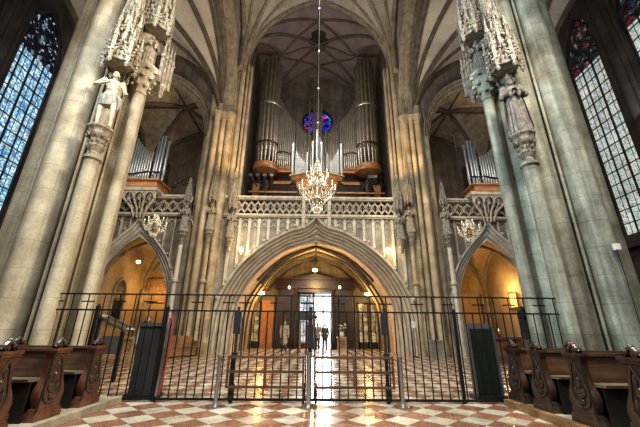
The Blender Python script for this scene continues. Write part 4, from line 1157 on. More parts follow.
def side_organ(s, label):
    X = lambda u: s*u
    o = thing('side_organ', (s*12.3,GY-.2,10.6), label, 'organ', 'side organs on the galleries')
    x0, x1 = sorted((X(10.55),X(14.1)))
    t = MB(); t.box(x0+.1,x1-.1,GY-.55,GY+1.0,10.62,10.78); t.box(x0,x1,GY-.65,GY+1.0,10.78,10.95); t.box(x0+.05,x1-.05,GY-.6,GY+1.0,10.95,11.2); t.box(x0-.1,x1+.1,GY-.75,GY+1.0,11.2,11.32)
    t.build('case_base', M['case'], o)
    for k in range(13):
        q = k/12; pipe('pipe', X(lerp(13.9,11.75,q)), GY+.15, 11.32, 16.6-2.75*sin(PI/2*q)**1.0, lerp(.105,.075,q), M['tin_grey'], o, .5)
    for k in range(4):
        pipe('pipe', X(lerp(11.45,10.75,k/3)), GY+.0+.12*abs(k-1.5), 11.32, 14.75+.35*(1 if k in (1,2) else 0), .10, M['tin'], o, .5)
    t = MB(); t.tube([(X(13.95),GY+.02,12.1),(X(12.8),GY+.0,12.0),(X(11.7),GY+.02,12.25)], .05, 6); t.tube([(X(11.55),GY-.12,12.1),(X(10.65),GY-.12,12.1)], .05, 6); t.build('pipe_band', M['case_dark'], o)
    t = MB(); t.box(x0+.15,x1-.15,GY+.3,GY+.95,11.3,13.2); t.build('case_back', M['case_dark'], o)
    for c_ in o.children: c_.location.z -= .6
    return o
side_organ(-1, 'side organ with descending silver pipes on a wooden case beyond the cream pillar')
side_organ(1, 'side organ with descending silver pipes on a wooden case beyond the grey green pillar')
# dark doorway curtains and a lit patch in the loft behind the side organ
o = thing('loft_partition', (-9.3,GY+1.5,8.45), 'dark carved screen in the loft behind the side organ by the cream pillar', 'screen')
t = MB(); t.box(-10.6,-8.9,GY+1.4,GY+1.6,8.45,11.2); t.build('board', M['case_dark'], o)
t = MB(); [t.ball((-10.4+.13*k,GY+1.35,11.2+.5*abs(sin(k*1.3))+.02*k),(.13,.1,.2),8,6) for k in range(11)]; t.build('carved_crest', M['case_dark'], o)

# ------------------------------------------------------------------ chandeliers
def chandelier(loc, label, R_, H, n, chain_top, mbody, marm, balls=(), group=None, cry=True):
    o = thing('chandelier', loc, label, 'chandelier', group)
    x, y, z = loc
    t = MB(); t.lathe([(.01,-.0),(.07,.05),(.10,.12),(.05,.2),(.04,.3),(.16,.42),(.19,.52),(.12,.62),(.05,.7),(.05,.85),(.12,.95),(.14,1.05),(.07,1.15),(.035,1.25),(.035,1.45),(.08,1.52),(.03,1.6)] , (0,0,0), 16)
    t.xf(Matrix.Translation(loc) @ Matrix.Diagonal((R_/.75,R_/.75,H/1.75,1))); t.build('stem', mbody, o)
    zz = lambda q: z+H*q
    for tier, (rr, q, m) in enumerate(((R_,.34,n),(R_*.62,.58,max(4,n-2)))):
        for k in range(m):
            a = 2*PI*k/m + .2*tier
            ca, sa = cos(a), sin(a)
            pts = [(x+r_*rr*ca, y+r_*rr*sa, zz(q)+H*h_) for r_, h_ in ((.08,.02),(.3,-.075),(.6,-.085),(.85,-.02),(.98,.05),(1.0,.09))]
            t = MB(); t.tube(smooth_curve(pts, 3), .016*R_/.7, 6)
            ex, ey, ez = x+rr*ca, y+rr*sa, zz(q)+H*.09
            t.lathe([(.015,0),(.05,.015),(.055,.03),(.02,.035),(.022,.07)], (ex,ey,ez), 8)
            ar = t.build('arm', marm, o)
            t = MB(); t.lathe([(.02,0),(.02,.13),(.006,.15)], (ex,ey,ez+.06), 7); cn = t.build('candle', M['candle'], ar)
            t = MB(); t.ball((ex,ey,ez+.235), (.016,.016,.034), 6, 5); t.build('flame_bulb', M['bulb'], ar)
    if cry:
        t = MB()
        rnd = random.Random(3)
        for tier, (ra, qa, rb, qb, m) in enumerate(((R_*.95,.40,.12,.30,n),(R_*.6,.66,.10,.55,n-2),(R_*.5,.66,.04,.95,8),(R_*.95,.42,R_*.25,.62,n),(R_*.35,.18,.02,.02,8))):
            for k in range(m):
                a = 2*PI*(k+.5*(tier%2))/m
                for i in range(9):
                    q = i/8; rr = lerp(ra,rb,q); h_ = lerp(qa,qb,q)*H - .10*sin(PI*q)*H*.6
                    t.octa((x+rr*cos(a),y+rr*sin(a),z+h_), .026, .034)
            for k in range(m*2):
                a = 2*PI*k/(m*2); t.octa((x+ra*.8*cos(a),y+ra*.8*sin(a),z+(qa-.09)*H+.02*sin(3*a)), .03, .07)
        for k in range(10):
            a = 2*PI*k/10
            for i in range(5):
                t.octa((x+.12*R_*(1+i*.35)*cos(a), y+.12*R_*(1+i*.35)*sin(a), z+H*(.93-.012*i*i)), .02, .035)
        g_ = t.build('crystal_garland', M['crystal'], o); g_['kind'] = 'stuff'
    # crown, chain and balls
    t = MB(); t.lathe([(.03,.90),(.09,.93),(.11,.97),(.05,1.0),(.02,1.04)], (0,0,0), 12); t.xf(Matrix.Translation(loc) @ Matrix.Diagonal((R_/.72,R_/.72,H,1))); t.build('crown', M['silver'], o)
    if chain_top:
        t = MB(); t.tube([(x,y,zz(1.0)),(x,y,chain_top)], (.010 if balls else .012), 6); t.build('chain', M['tin'] if balls else M['iron'], o)
        for b in balls:
            t = MB(); t.ball((x,y,b), .07, 12, 8); t.build('chain_ball', M['silver'], o)
    return o
chandelier((.02,12,5.65), 'big brass and crystal chandelier hanging on a beaded chain before the balustrade', .74, 2.45, 10, 28.5, M['gold_pale'], M['gold_pale'], (10.0,11.9,14.2,17.1,20.2,23.6))
chandelier((-8.95,17,6.05), 'small pale chandelier hanging in front of the pointed arch by the cream pillar', .62, 1.35, 6, 19.5, M['gold'], M['silver'], (), 'small aisle chandeliers')
chandelier((8.55,17,6.0), 'small brass chandelier hanging in front of the pointed arch by the grey green pillar', .62, 1.35, 6, 19.5, M['gold'], M['gold'], (), 'small aisle chandeliers')

# ------------------------------------------------------------------ lamps
def sconce(x, y, z, label, group=None):
    o = thing('wall_lamp', (x,y,z), label, 'lamp', group)
    t = MB(); t.lathe([(.02,-.3),(.06,-.26),(.02,-.2),(.02,-.08),(.08,-.05),(.08,-.02)], (x,y,z), 10); t.tube([(x,y,z-.2),(x,y+.25,z-.28),(x,y+.5,z-.2)], .02, 6); t.build('bracket', M['gold'], o)
    MB().ball((x,y,z+.06), (.14,.14,.16), 12, 8).build('globe', M['lamp'], o); return o
sconce(-4.65,19.5,5.95, 'glowing wall lamp over the central arch on the side of the cream pillar', 'wall lamps over the arch')
sconce(4.50,19.5,6.02, 'glowing wall lamp over the central arch on the side of the grey green pillar', 'wall lamps over the arch')
def ceiling_lamp(x, y, z, label, ztop, r=.2, group=None, m=None):
    o = thing('hanging_lamp', (x,y,z), label, 'lamp', group)
    MB().lathe([(.02,0),(r*.8,.05),(r,.14),(r*.8,.22),(.04,.25)], (x,y,z), 14).build('globe', m or M['lamp'], o)
    t = MB(); t.lathe([(r*.7,.22),(r*.9,.25),(.05,.34),(.02,.36)], (x,y,z), 12); t.tube([(x,y,z+.3),(x,y,ztop)], .015, 6); t.build('holder', M['gold'], o); return o
ceiling_lamp(-.06,26.2,5.85, 'bright lamp hanging at the top of the vestibule over the wooden porch', 6.75, .22, 'vestibule lamps')
ceiling_lamp(-4.3,26.4,4.0, 'vestibule lamp glowing above the orange door', 4.9, .24, 'vestibule lamps')
ceiling_lamp(4.2,26.4,4.0, 'vestibule lamp glowing above the pair of glazed doors', 4.9, .24, 'vestibule lamps')
ceiling_lamp(-2.1,26.2,4.45, 'tiny lamp on the porch front, on the side of the standing pale figure', 4.9, .1, 'porch lamps', M['lamp_small'])
ceiling_lamp(1.95,26.2,4.5, 'tiny lamp on the porch front, on the side of the white flowers', 4.9, .1, 'porch lamps', M['lamp_small'])
ceiling_lamp(-13.1,23.6,5.85, 'small white lamp hanging from the vault of the hall with the glowing plaque', 7.0, .16, None, M['lamp_small'])

# ------------------------------------------------------------------ wooden porch and doors
PY = 27.0
pr = thing('door_porch', (0,PY,0), 'dark wooden porch with panelled sides and bright double doorway', 'porch')
t = MB(); t.box(-3.1,-1.45,PY,28.3,0,4.65); t.box(1.35,3.1,PY,28.3,0,4.65); t.box(-1.45,1.35,PY,28.3,4.3,4.65); t.build('body', M['porch'], pr)
t = MB(); t.box(-3.3,3.3,PY-.22,28.3,4.6,4.75); t.box(-3.25,3.25,PY-.12,28.3,4.75,5.3); t.box(-3.4,3.4,PY-.3,28.3,5.3,5.42)
for k in range(17): t.box(-3.2+k*.4-.04,-3.2+k*.4+.04,PY-.18,PY-.1,4.78,5.27)
t.extrude([(-1.6,PY-.15,5.42),(1.6,PY-.15,5.42),(0,PY-.15,5.85)], (0,.3,0))
t.build('cornice', M['porch'], pr)
for s in (-1,1):
    t = MB()
    for k in range(2):
        for j in range(4):
            x = s*(1.9+.75*k); t.box(x-.28,x+.28,PY-.06,PY,.3+j*1.12,1.25+j*1.12)
            t.box(x-.2,x+.2,PY-.09,PY-.05,.4+j*1.12,1.15+j*1.12)
    t.build('panel', M['porch'], pr)
for s in (-1,1):
    t = MB(); t.lathe([(.16,0),(.16,.3),(.1,.4),(.1,4.2),(.16,4.4),(.18,4.58)], (s*1.55-.05,PY-.12,0), 10); t.build('column', M['porch'], pr)
dn = 0
def glazed_door(xc, y, w, h, cols, rows, glass, label, wood_m, rz=0):
    global dn; dn += 1
    o = thing('door_%d' % dn, (xc,y,0), label, 'door', None, rz); o['kind'] = 'structure'
    t = MB(); f = .11
    t.box(-w/2,w/2,-.04,.04,0,.5); t.box(-w/2,w/2,-.04,.04,h-f,h); t.box(-w/2,-w/2+f,-.04,.04,0,h); t.box(w/2-f,w/2,-.04,.04,0,h)
    for k in range(1,cols): t.box(-w/2+w*k/cols-.025,-w/2+w*k/cols+.025,-.04,.04,.5,h)
    for k in range(1,rows): t.box(-w/2,w/2,-.04,.04,.5+(h-.5)*k/rows-.025,.5+(h-.5)*k/rows+.025)
    t.build('door_frame', wood_m, o, world=False)
    MB().box(-w/2+.05,w/2-.05,-.012,.012,.5,h-.05).build('pane', glass, o, world=False)
    MB().tube([(w/2-.05,-.05,1.0),(w/2-.05,-.1,1.02),(w/2-.05,-.1,1.2),(w/2-.05,-.05,1.22)], .015, 6).build('door_handle', M['gold'], o, world=False)
    return o
glazed_door(-.72,PY+.35,1.3,4.25,3,5, M['doorglass'], 'closed half of the glazed main door, milky with daylight', M['porch'])
glazed_door(1.33,PY-.55,1.2,4.25,2,5, M['doorglass'], 'open half of the main door swung in beside the bright opening', M['porch'], PI/2)
glazed_door(-5.0,PY+.9,.95,3.6,2,4, M['sideglass'], 'glazed side door with small amber panes beside the orange door', M['porch'])
glazed_door(4.0,PY+.9,.9,3.6,2,4, M['sideglass'], 'glazed side door leaf nearer the flowers', M['porch'])
glazed_door(5.0,PY+.9,.9,3.6,2,4, M['sideglass'], 'glazed side door leaf nearer the grey stone block', M['porch'])
dn += 1
o = thing('door_%d' % dn, (-3.95,PY+.9,0), 'orange wooden door lit by the vestibule lamp', 'door'); o['kind'] = 'structure'
t = MB(); t.box(-4.45,-3.45,PY+.86,PY+.94,0,3.7); t.build('door_leaf', M['orange_door'], o)
t = MB()
for j in range(3): t.box(-4.33,-4.0,PY+.83,PY+.87,.3+j*1.15,1.25+j*1.15); t.box(-3.9,-3.57,PY+.83,PY+.87,.3+j*1.15,1.25+j*1.15)
t.build('door_panel', M['orange_door'], o)
# bright daylight street beyond the open door
structure(MB().box(-.05,1.32,28.0,28.05,0,4.28).build('exterior_daylight', M['daylight']))

# ------------------------------------------------------------------ people
def person(loc, rz, label, pose, coat, k=1.0, long=False, hairlong=False):
    r = thing('person', loc, label, 'person', None, rz)
    put('body', body_mesh(pose), M['flesh'], r)
    p = POSES[pose]
    t = MB(); t.ball((0,0,.96),(.19,.135,.14),12,8); t.ball((0,0,1.13),(.17,.125,.15),12,8); t.ball((0,0,1.31),(.195,.14,.15),12,8); t.ball((0,.01,1.41),(.185,.10,.07),12,8); t.ball((0,0,.86),(.195,.14,.12),12,8)
    if long: limb(t, [(0,0,.86),(0,0,.6),(0,0,.5)], [.17,.19,.2], 12)
    for q in ('L','R'):
        a, b, c = p[q]; limb(t, [a,b,tuple(lerp(i,j,.9) for i,j in zip(b,c))], [.075,.062,.048], 10)
    put('coat', fused(t, .018, 2), coat, r)
    t = MB()
    for q in ('lk','rk'):
        h, kn, an = p[q]; limb(t, [h,kn,an], [.11,.078,.062], 10)
    t.ball((0,0,.93),(.175,.125,.12),12,8)
    put('trousers', fused(t, .018, 2), M['trouser'], r)
    t = MB()
    for q, s in (('lk',-1),('rk',1)):
        an = p[q][2]; limb(t, [(an[0],an[1]+.03,an[2]-.03),(an[0]+s*.01,an[1]-.10,an[2]-.04),(an[0]+s*.02,an[1]-.18,an[2]-.045)], [.045,.045,.034], 8)
    put('shoes', fused(t, .016, 1), M['black'], r)
    put('hair', hair_mesh(hairlong), M['hair'], r)
    r.scale = (k,k,k); return r
person((.18,24.6,0), .1, 'person in a grey coat walking in from the bright doorway', 'walk', M['coat_grey'], 1.08)
person((.75,25.8,0), -.2, 'person in a dark jacket standing in the bright doorway', 'stand', M['coat_dark'], 1.05)
person((-2.1,23.6,0), .3, 'person in a long pale coat standing beside the dark porch', 'stand', M['coat_pale'], 1.12, True, True)
person((-6.05,12.3,0), .3, 'person in a grey jacket standing behind the dark board at the gate', 'stand', M['coat_grey'], 1.0, False, True)

# ------------------------------------------------------------------ things in the vestibule
o = thing('pedestal', (1.85,23.4,0), 'small wooden pedestal carrying white flowers near the open door', 'pedestal')
t = MB(); t.box(1.5,2.2,23.1,23.7,0,.12); t.box(1.56,2.14,23.16,23.64,.12,.85); t.box(1.48,2.22,23.08,23.72,.85,.95); t.build('block', M['lightwood'], o)
t = MB(); t.box(1.64,2.06,23.12,23.17,.25,.75); t.build('panel', M['bench'], o)
o = thing('flower_arrangement', (1.85,23.4,.95), 'bunch of white flowers in a vase on the wooden pedestal', 'flowers')
MB().lathe([(.1,0),(.16,.05),(.18,.18),(.1,.3),(.13,.36)], (1.85,23.4,.95), 14).build('vase', M['white'], o)
rnd = random.Random(5); lf = MB(); 
for k in range(26):
    a = rnd.random()*6.28; e = rnd.uniform(.1,.36); x, y, z = 1.85+e*cos(a), 23.4+e*sin(a)*.8, 1.42+rnd.uniform(0,.5)*(1-e)
    lf.tube([(1.85,23.4,1.25),(x,y,z)], .008, 5); lf.ball((x*.7+1.85*.3,y*.7+23.4*.3,z-.1),(.05,.03,.07),6,4)
    if k < 18:
        t = MB()
        for j in range(6): t.ball((x+.045*cos(j*PI/3),y+.045*sin(j*PI/3),z),(.035,.035,.03),6,4)
        t.ball((x,y,z+.02),.03,6,4); t.build('bloom', M['petal'], o)
lf.build('foliage', M['leafgreen'], o)
o = thing('offering_stand', (-.75,22,0), 'wooden stand with two posts and a dark sign before the closed door', 'stand')
for x in (-.98,-.52):
    t = MB(); t.box(x-.13,x+.13,21.85,22.15,0,.1); t.box(x-.09,x+.09,21.9,22.1,.1,1.75); t.box(x-.12,x+.12,21.87,22.13,1.75,1.82); t.build('post', M['bench'], o)
t = MB(); t.box(-1.22,-.28,21.92,22.06,1.95,2.5); t.bar((-.98,22,1.8),(-.98,22,2.0),.05); t.bar((-.52,22,1.8),(-.52,22,2.0),.05); t.build('sign_board', M['board'], o)
for z in (.55,1.0):
    t = MB(); t.box(-1.1,-.4,21.8,22.2,z,z+.06); t.build('shelf', M['bench'], o)
# pier-side bench, counters and reading stand behind the gate
o = thing('wooden_bench', (-7.2,17.6,0), 'panelled wooden bench against the foot of the far pillar by the glowing plaque', 'bench')
t = MB(); t.extrude([(-7.75,16.9,0),(-7.65,16.9,0),(-6.65,18.9,0),(-6.75,18.9,0)], (0,0,1.0)); t.build('back', M['bench'], o)
t = MB(); t.extrude([(-7.65,16.85,.44),(-7.2,16.63,.44),(-6.2,18.63,.44),(-6.65,18.85,.44)], (0,0,.06)); t.build('seat', M['bench'], o)
t = MB(); t.extrude([(-7.25,16.75,.05),(-7.2,16.72,.05),(-6.3,18.5,.05),(-6.35,18.53,.05)], (0,0,.39)); t.build('front_panel', M['bench'], o)
for (x, y) in ((-7.7,16.85),(-6.7,18.83)):
    t = MB(); t.extrude([(x,y,0),(x+.5,y-.25,0),(x+.54,y-.17,0),(x+.04,y+.08,0)], (0,0,.75)); t.build('end_panel', M['bench'], o)
o = thing('counter', (-8.3,14.6,0), 'light wooden counter table behind the dark board at the gate', 'table')
t = MB(); t.box(-9.6,-7.4,14.3,15.1,.9,.98); t.build('table_top', M['lightwood'], o)
for x in (-9.5,-7.5):
    for y in (14.38,15.02):
        t = MB(); t.box(x-.05,x+.05,y-.05,y+.05,0,.9); t.build('leg', M['lightwood'], o)
t = MB(); t.box(-9.5,-7.5,14.4,14.44,.55,.88); t.build('apron', M['lightwood'], o)
o = thing('reading_stand', (-5.55,9.4,0), 'slanted white-edged reading stand on dark posts behind the pews by the cream pillar', 'stand')
t = MB(); a, b, c, d = (-5.95,9.3,1.62),(-5.15,9.3,1.28),(-5.15,9.75,1.28),(-5.95,9.75,1.62)
for p, q in ((a,b),(b,c),(c,d),(d,a)): t.bar(p,q,.06)
t.build('frame', M['steel'], o)
t = MB(); t.extrude([(-5.93,9.32,1.55),(-5.17,9.32,1.22),(-5.17,9.73,1.22),(-5.93,9.73,1.55)], (0,0,.03)); t.build('board', M['grey'], o)
for x, z in ((-5.9,1.55),(-5.2,1.22)):
    t = MB(); t.bar((x,9.35,0),(x,9.35,z),.07); t.build('post', M['iron'], o)
t = MB(); t.box(-5.75,-5.3,9.36,9.39,.65,1.1); t.build('panel', M['grey'], o)
o = thing('red_marble_rail', (9.0,15.4,0), 'low red marble rail behind the green-black board', 'rail')
t = MB(); t.box(7.9,10.6,15.2,15.6,0,.12); t.box(7.95,10.55,15.25,15.55,.12,1.0); t.build('wall', M['redmarble'], o)
t = MB(); t.box(7.85,10.65,15.15,15.65,1.0,1.1); t.build('coping', M['redmarble'], o)
t = MB()
for k in range(4): t.box(8.1+k*.62,8.55+k*.62,15.22,15.26,.25,.85)
t.build('panel', M['bench'], o)
o = thing('stone_block', (6.35,18.0,0), 'pale grey stone block at the foot of the far pillar', 'block')
t = MB(); t.box(6.0,6.7,17.8,18.3,0,.8); t.build('plinth', M['panel'], o); t = MB(); t.box(5.95,6.75,17.75,18.35,.8,.9); t.build('cap', M['panel'], o)
o = thing('notice_sheet', (5.5,18.9,1.6), 'white notice sheet on a thin stand near the grey stone block', 'notice')
t = MB(); t.box(5.36,5.64,18.88,18.9,1.5,1.85); t.build('sheet', M['white'], o); t = MB(); t.bar((5.5,18.92,0),(5.5,18.92,1.6),.03); t.lathe([(.2,0),(.2,.03),(.03,.05)], (5.5,18.92,0), 12); t.build('stand', M['iron'], o)
for x, lb in ((8.35,'small lit votive candle on the red marble rail, nearer the upright board'),(10.1,'small lit votive candle on the red marble rail, beyond the dark figure')):
    o = thing('votive_candle', (x,15.4,1.1), lb, 'candle', 'votive candles on the marble rail')
    MB().lathe([(.06,0),(.075,.02),(.075,.12),(.06,.13)], (x,15.4,1.1), 12).build('glass_cup', M['red'], o)
    MB().lathe([(.04,.02),(.04,.22),(.01,.24)], (x,15.4,1.1), 10).build('wax', M['candle'], o)
    t = MB(); t.ball((x,15.4,1.1+.30), (.03,.03,.06), 8, 6); t.build('flame', M['lamp_small'], o)
# dark carved figure with glowing light in the right hall
o = thing('pedestal', (8.95,14.3,0), 'dark stone pedestal under the dark figure near the red marble rail', 'pedestal')
MB().lathe([(.3,0),(.3,.2),(.2,.3),(.18,.8),(.28,.95),(.28,1.02)], (8.95,14.3,0), 8).build('block', M['dark_stone'], o)
statue((8.95,14.3,1.02), -.2, 'dark robed figure on a pedestal against the orange light beyond the gate', 'robed', 'pray', .78, M['black'], M['black'], seed=3)
o = thing('picture', (13.6,22.4,3.2), 'small gilt-framed picture with painted-in lamp glow on the orange-lit wall', 'picture')
t = MB(); t.box(13.62,13.66,22.0,22.9,2.9,3.9); t.build('canvas', M['picture'], o)
t = MB()
for p, q in (((13.6,22.0,2.9),(13.6,22.9,2.9)),((13.6,22.9,2.9),(13.6,22.9,3.9)),((13.6,22.9,3.9),(13.6,22.0,3.9)),((13.6,22.0,3.9),(13.6,22.0,2.9))): t.bar(p,q,.09)
t.build('frame', M['gold'], o)
def plaque(x0, x1, z0, z1, label, seed):
    o = thing('relief_plaque', ((x0+x1)/2,26.15,z0), label, 'relief')
    t = MB(); t.box(x0,x1,26.08,26.19,z0,z1); t.build('slab', M['plaque'], o)
    t = MB()
    for p, q in (((x0,26.05,z0),(x1,26.05,z0)),((x1,26.05,z0),(x1,26.05,z1)),((x1,26.05,z1),(x0,26.05,z1)),((x0,26.05,z1),(x0,26.05,z0))): t.bar(p,q,.1)
    t.build('frame', M['plaque'], o)
    rnd = random.Random(seed); t = MB()
    nx = 4
    for j in range(2):
        for k in range(nx):
            cx = lerp(x0,x1,(k+.5)/nx); cz = lerp(z0,z1,(j+.5)/2)-.1; h = (z1-z0)*.16
            t.ball((cx,26.06,cz),(.13,.06,h),8,6); t.ball((cx+rnd.uniform(-.05,.05),26.04,cz+h+.08),(.07,.06,.09),8,6); t.ball((cx+.1,26.06,cz-.1),(.1,.05,.18),8,6)
    t.build('carved_figures', M['plaque'], o)
plaque(-13.3,-11.4,3.35,5.05,'large carved relief plaque glowing orange on the back wall beyond the cream pillar',1)
plaque(10.7,12.4,4.25,5.6,'smaller dim relief plaque high on the back wall beyond the grey green pillar',2)
o = thing('niche', (-13.66,22.85,0), 'dark pointed niche with a grille, in the hall with the glowing plaque', 'niche')
c, f = pointed(.62,.95,8); c0 = [(-.62,1.6)]+[(u,3.7+h) for u,h in c]+[(.62,1.6)]
t = MB(); t.extrude([(-13.68,23.0+u,z) for u,z in c0], (.03,0,0)); t.build('recess', M['case_dark'], o)
t = MB(); t.tube([(-13.62,23.0+u*1.08,z) for u,z in c0], .1, 8); t.build('surround', M['rib'], o)
t = MB()
for k in range(-3,4): t.bar((-13.6,23.0+k*.16,1.6),(-13.6,23.0+k*.16,3.9),.03)
for k in range(6): t.bar((-13.6,22.4,1.8+k*.38),(-13.6,23.6,1.8+k*.38),.03)
t.build('grille', M['iron'], o)
dn += 1
o = thing('door_%d' % dn, (10.6,26.15,0), 'small dark round-arched doorway under the dim relief plaque', 'door'); o['kind'] = 'structure'
c0 = [(-.75,0)]+[(.75*cos(PI-PI*k/12), 2.3+.75*sin(PI*k/12)) for k in range(13)]+[(.75,0)]
t = MB(); t.extrude([(10.35+u,26.16,z) for u,z in c0], (0,.03,0)); t.build('door_leaf', M['porch'], o)
t = MB(); t.tube([(10.35+u*1.1,26.12,z) for u,z in c0], .12, 8); t.build('door_frame', M['rib'], o)
# small sensor box with its cable on the grey green pillar
o = thing('sensor_box', (6.3,6.85,2.9), 'small white box fixed to the grey green pillar', 'box')
t = MB(); t.box(6.52,6.63,6.68,6.76,2.98,3.12); t.build('housing', M['white'], o)
t = MB(); t.tube([(6.58,6.74,2.98),(6.58,6.74,2.2),(6.56,6.74,1.0)], .01, 5); t.build('cable', M['black'], o)

# ------------------------------------------------------------------ iron gate
GT = 6.86; GK = .957
def gate_panel(x0, x1, label, k0, posts=(), wheel=None, ext=True):
    x0 *= GK; x1 *= GK; posts = [(a*GK, b) for a, b in posts]; wheel = wheel*GK if wheel is not None else None
    o = thing('iron_gate', ((x0+x1)/2,GT,0), label, 'gate', 'panels of the black iron gate')
    zt = 1.95; x0 += .006; x1 -= .006
    for nm, z, w in (('top_rail',zt,.028),('middle_rail',1.635,.03),('bottom_rail',.05,.04)):
        t = MB(); t.bar((x0,GT,z),(x1,GT,z),w); t.build(nm, M['iron'], o)
    n = max(2, round((x1-x0)/.161))
    for k in range(n):
        x = x0+(x1-x0)*(k+.5)/n; kk = k+k0
        t = MB(); hi = zt if kk%2 == 0 else 1.635
        t.tube([(x,GT,.03),(x,GT,hi)], .0125, 6); bar = t.build('bar', M['iron'], o)
        if kk%4 == 0:
            t = MB(); t.bar((x-.13,GT,1.80),(x+.13,GT,1.80),.024); t.build('cross_arm', M['iron'], bar)
    for x, w in posts:
        t = MB(); t.bar((x,GT,.0),(x,GT,1.70),w,w); t.cone((x,GT,1.70),w*.7,.06); t.build('post', M['iron'], o)
    if wheel is not None:
        t = MB(); t.bar((wheel,GT-.05,.1),(wheel,GT-.05,1.72),.05); t.box(wheel-.07,wheel+.07,GT-.1,GT,1.2,1.62); t.box(wheel-.05,wheel+.05,GT-.1,GT,.74,.86); t.tube([(wheel-.02,GT-.08,.3),(wheel-.02,GT-.08,.75)], .02, 6); t.build('bolt_housing', M['black'], o)
        t = MB(); t.tube([(wheel-.03,GT-.05,.085),(wheel+.03,GT-.05,.085)], .085, 14); t.build('wheel', M['rubber'], o)
        t = MB(); t.bar((wheel,GT-.05,.1),(wheel,GT-.05,.32),.09); t.build('wheel_bracket', M['black'], o)
    return o
gate_panel(-5.62,-4.62,'iron gate panel meeting the cream pillar',0,((-5.55,.05),(-4.62,.065)))
gate_panel(-4.62,-3.12,'iron gate panel in front of the upright board nearer the cream pillar',2,((-3.14,.06),))
gate_panel(-3.12,-1.60,'iron gate leaf between the red strap and the first short steel post',1,(), -1.62)
gate_panel(-1.60,-.09,'iron gate leaf hinged at the centre post, on the side of the cream pillar',0,())
gate_panel(-.09,1.44,'iron gate leaf hinged at the centre post, on the side of the grey green pillar',1,(), 1.46)
gate_panel(1.44,2.96,'iron gate leaf between the third short steel post and the black iron post',0,((2.97,.06),))
gate_panel(2.96,5.46,'iron gate panel meeting the grey green pillar',1,((5.40,.05),))
o = thing('gate_lock_post', (-.09,GT-.06,0), 'tall black lock post where the gate leaves meet at the centre', 'post')
t = MB(); t.bar((-.09,GT-.08,.1),(-.09,GT-.08,1.72),.07); t.build('post', M['black'], o)
t = MB(); t.box(-.15,-.03,GT-.15,GT-.04,.95,1.38); t.box(-.2,.04,GT-.13,GT-.05,1.5,1.56); t.build('lock_case', M['black'], o)
t = MB(); t.tube([(-.0,GT-.15,1.0),(.08,GT-.17,1.0),(.1,GT-.17,.96)], .014, 6); t.tube([(.02,GT-.15,1.12),(.07,GT-.15,1.12)], .02, 6); t.build('handle', M['iron'], o)
for x in (-.2,.03):
    t = MB(); t.tube([(x-.02,GT-.08,.085),(x+.02,GT-.08,.085)], .085, 14); t.build('wheel', M['rubber'], o)
    t = MB(); t.bar((x,GT-.08,.1),(x,GT-.08,.34),.05); t.build('wheel_bracket', M['black'], o)
# red strap
o = thing('red_strap', (-2.87,GT-.02,0), 'red strap hanging down beside the iron post by the upright board', 'strap')
t = MB(); t.tube(smooth_curve([(-2.90,GT-.06,1.62),(-2.84,GT-.06,1.3),(-2.84,GT-.06,.8),(-2.87,GT-.06,.35),(-2.89,GT-.06,.12)], 4), .014, 6); t.build('strap', M['red'], o)
t = MB(); t.bar((-2.95,GT-.05,.1),(-2.91,GT-.05,1.5),.03); t.build('rod', M['steel'], o)

def steel_post(x, y, label, h=.82, r=.034):
    o = thing('steel_post', (x,y,0), label, 'post', 'short steel barrier posts')
    MB().lathe([(r,0.03),(r,h-.02),(r*1.25,h-.02),(r*1.25,h),(r*.6,h+.015)], (x,y,0), 16).build('pole', M['steel'], o)
    MB().lathe([(.165,0),(.165,.012),(.12,.03),(r*1.3,.05),(r*1.3,.07)], (x,y,0), 22).build('base', M['steel'], o)
    t = MB(); t.tube([(x,y,h-.06),(x+(.09 if x<1 else -.09),y,h-.06)], .016, 6); t.build('hook', M['black'], o); return o
steel_post(-1.75,6.52,'short steel post with a round foot, nearest to the red strap')
steel_post(-.10,6.52,'short steel post with a round foot at the centre of the gate', .88, .042)
steel_post(1.60,6.56,'short steel post with a round foot, nearest to the black iron post')
def barrier(x0, x1, label):
    o = thing('wooden_barrier', ((x0+x1)/2,6.70,.2), label, 'barrier', 'wooden barrier frames before the gate')
    y = 6.70
    for z in (.28,.535,.79):
        t = MB(); t.box(x0,x1,y-.015,y+.015,z-.022,z+.022); t.build('rail', M['barrier'], o)
    for x in (x0+.02,(x0+x1)/2,x1-.02):
        t = MB(); t.box(x-.02,x+.02,y-.018,y+.018,.26,.81); t.build('stile', M['barrier'], o)
barrier(-1.65,-.19,'brown wooden barrier frame on the side of the gate nearer the red strap')
barrier(-.01,1.51,'brown wooden barrier frame on the side of the gate nearer the black iron post')
# upright boards behind the gate
o = thing('upright_board', (-3.4,7.25,0), 'upright dark grey board standing behind the gate beside the red strap', 'board')
t = MB(); t.box(-3.68,-3.13,7.2,7.38,.06,1.33); t.build('panel', M['board'], o)
t = MB(); t.box(-3.71,-3.10,7.17,7.41,1.33,1.40); t.build('cap', M['grey'], o)
t = MB(); t.box(-3.73,-3.08,7.12,7.46,0,.07); t.build('foot', M['black'], o)
t = MB(); t.box(-3.13,-3.09,7.18,7.4,.07,1.33); t.build('side_edge', M['grey'], o)
o = thing('upright_board', (3.5,7.25,0), 'upright green-black board with a grey frame behind the gate', 'board')
t = MB(); t.box(3.28,3.76,7.22,7.38,.1,1.34); t.build('panel', M['board_green'], o)
t = MB()
for p, q in (((3.26,7.25,.08),(3.26,7.25,1.38)),((3.78,7.25,.08),(3.78,7.25,1.38)),((3.24,7.25,1.37),(3.80,7.25,1.37)),((3.24,7.25,.12),(3.80,7.25,.12))): t.bar(p,q,.035,.16)
t.build('frame', M['grey'], o)
t = MB(); t.box(3.22,3.82,7.12,7.48,0,.08); t.build('foot', M['black'], o)

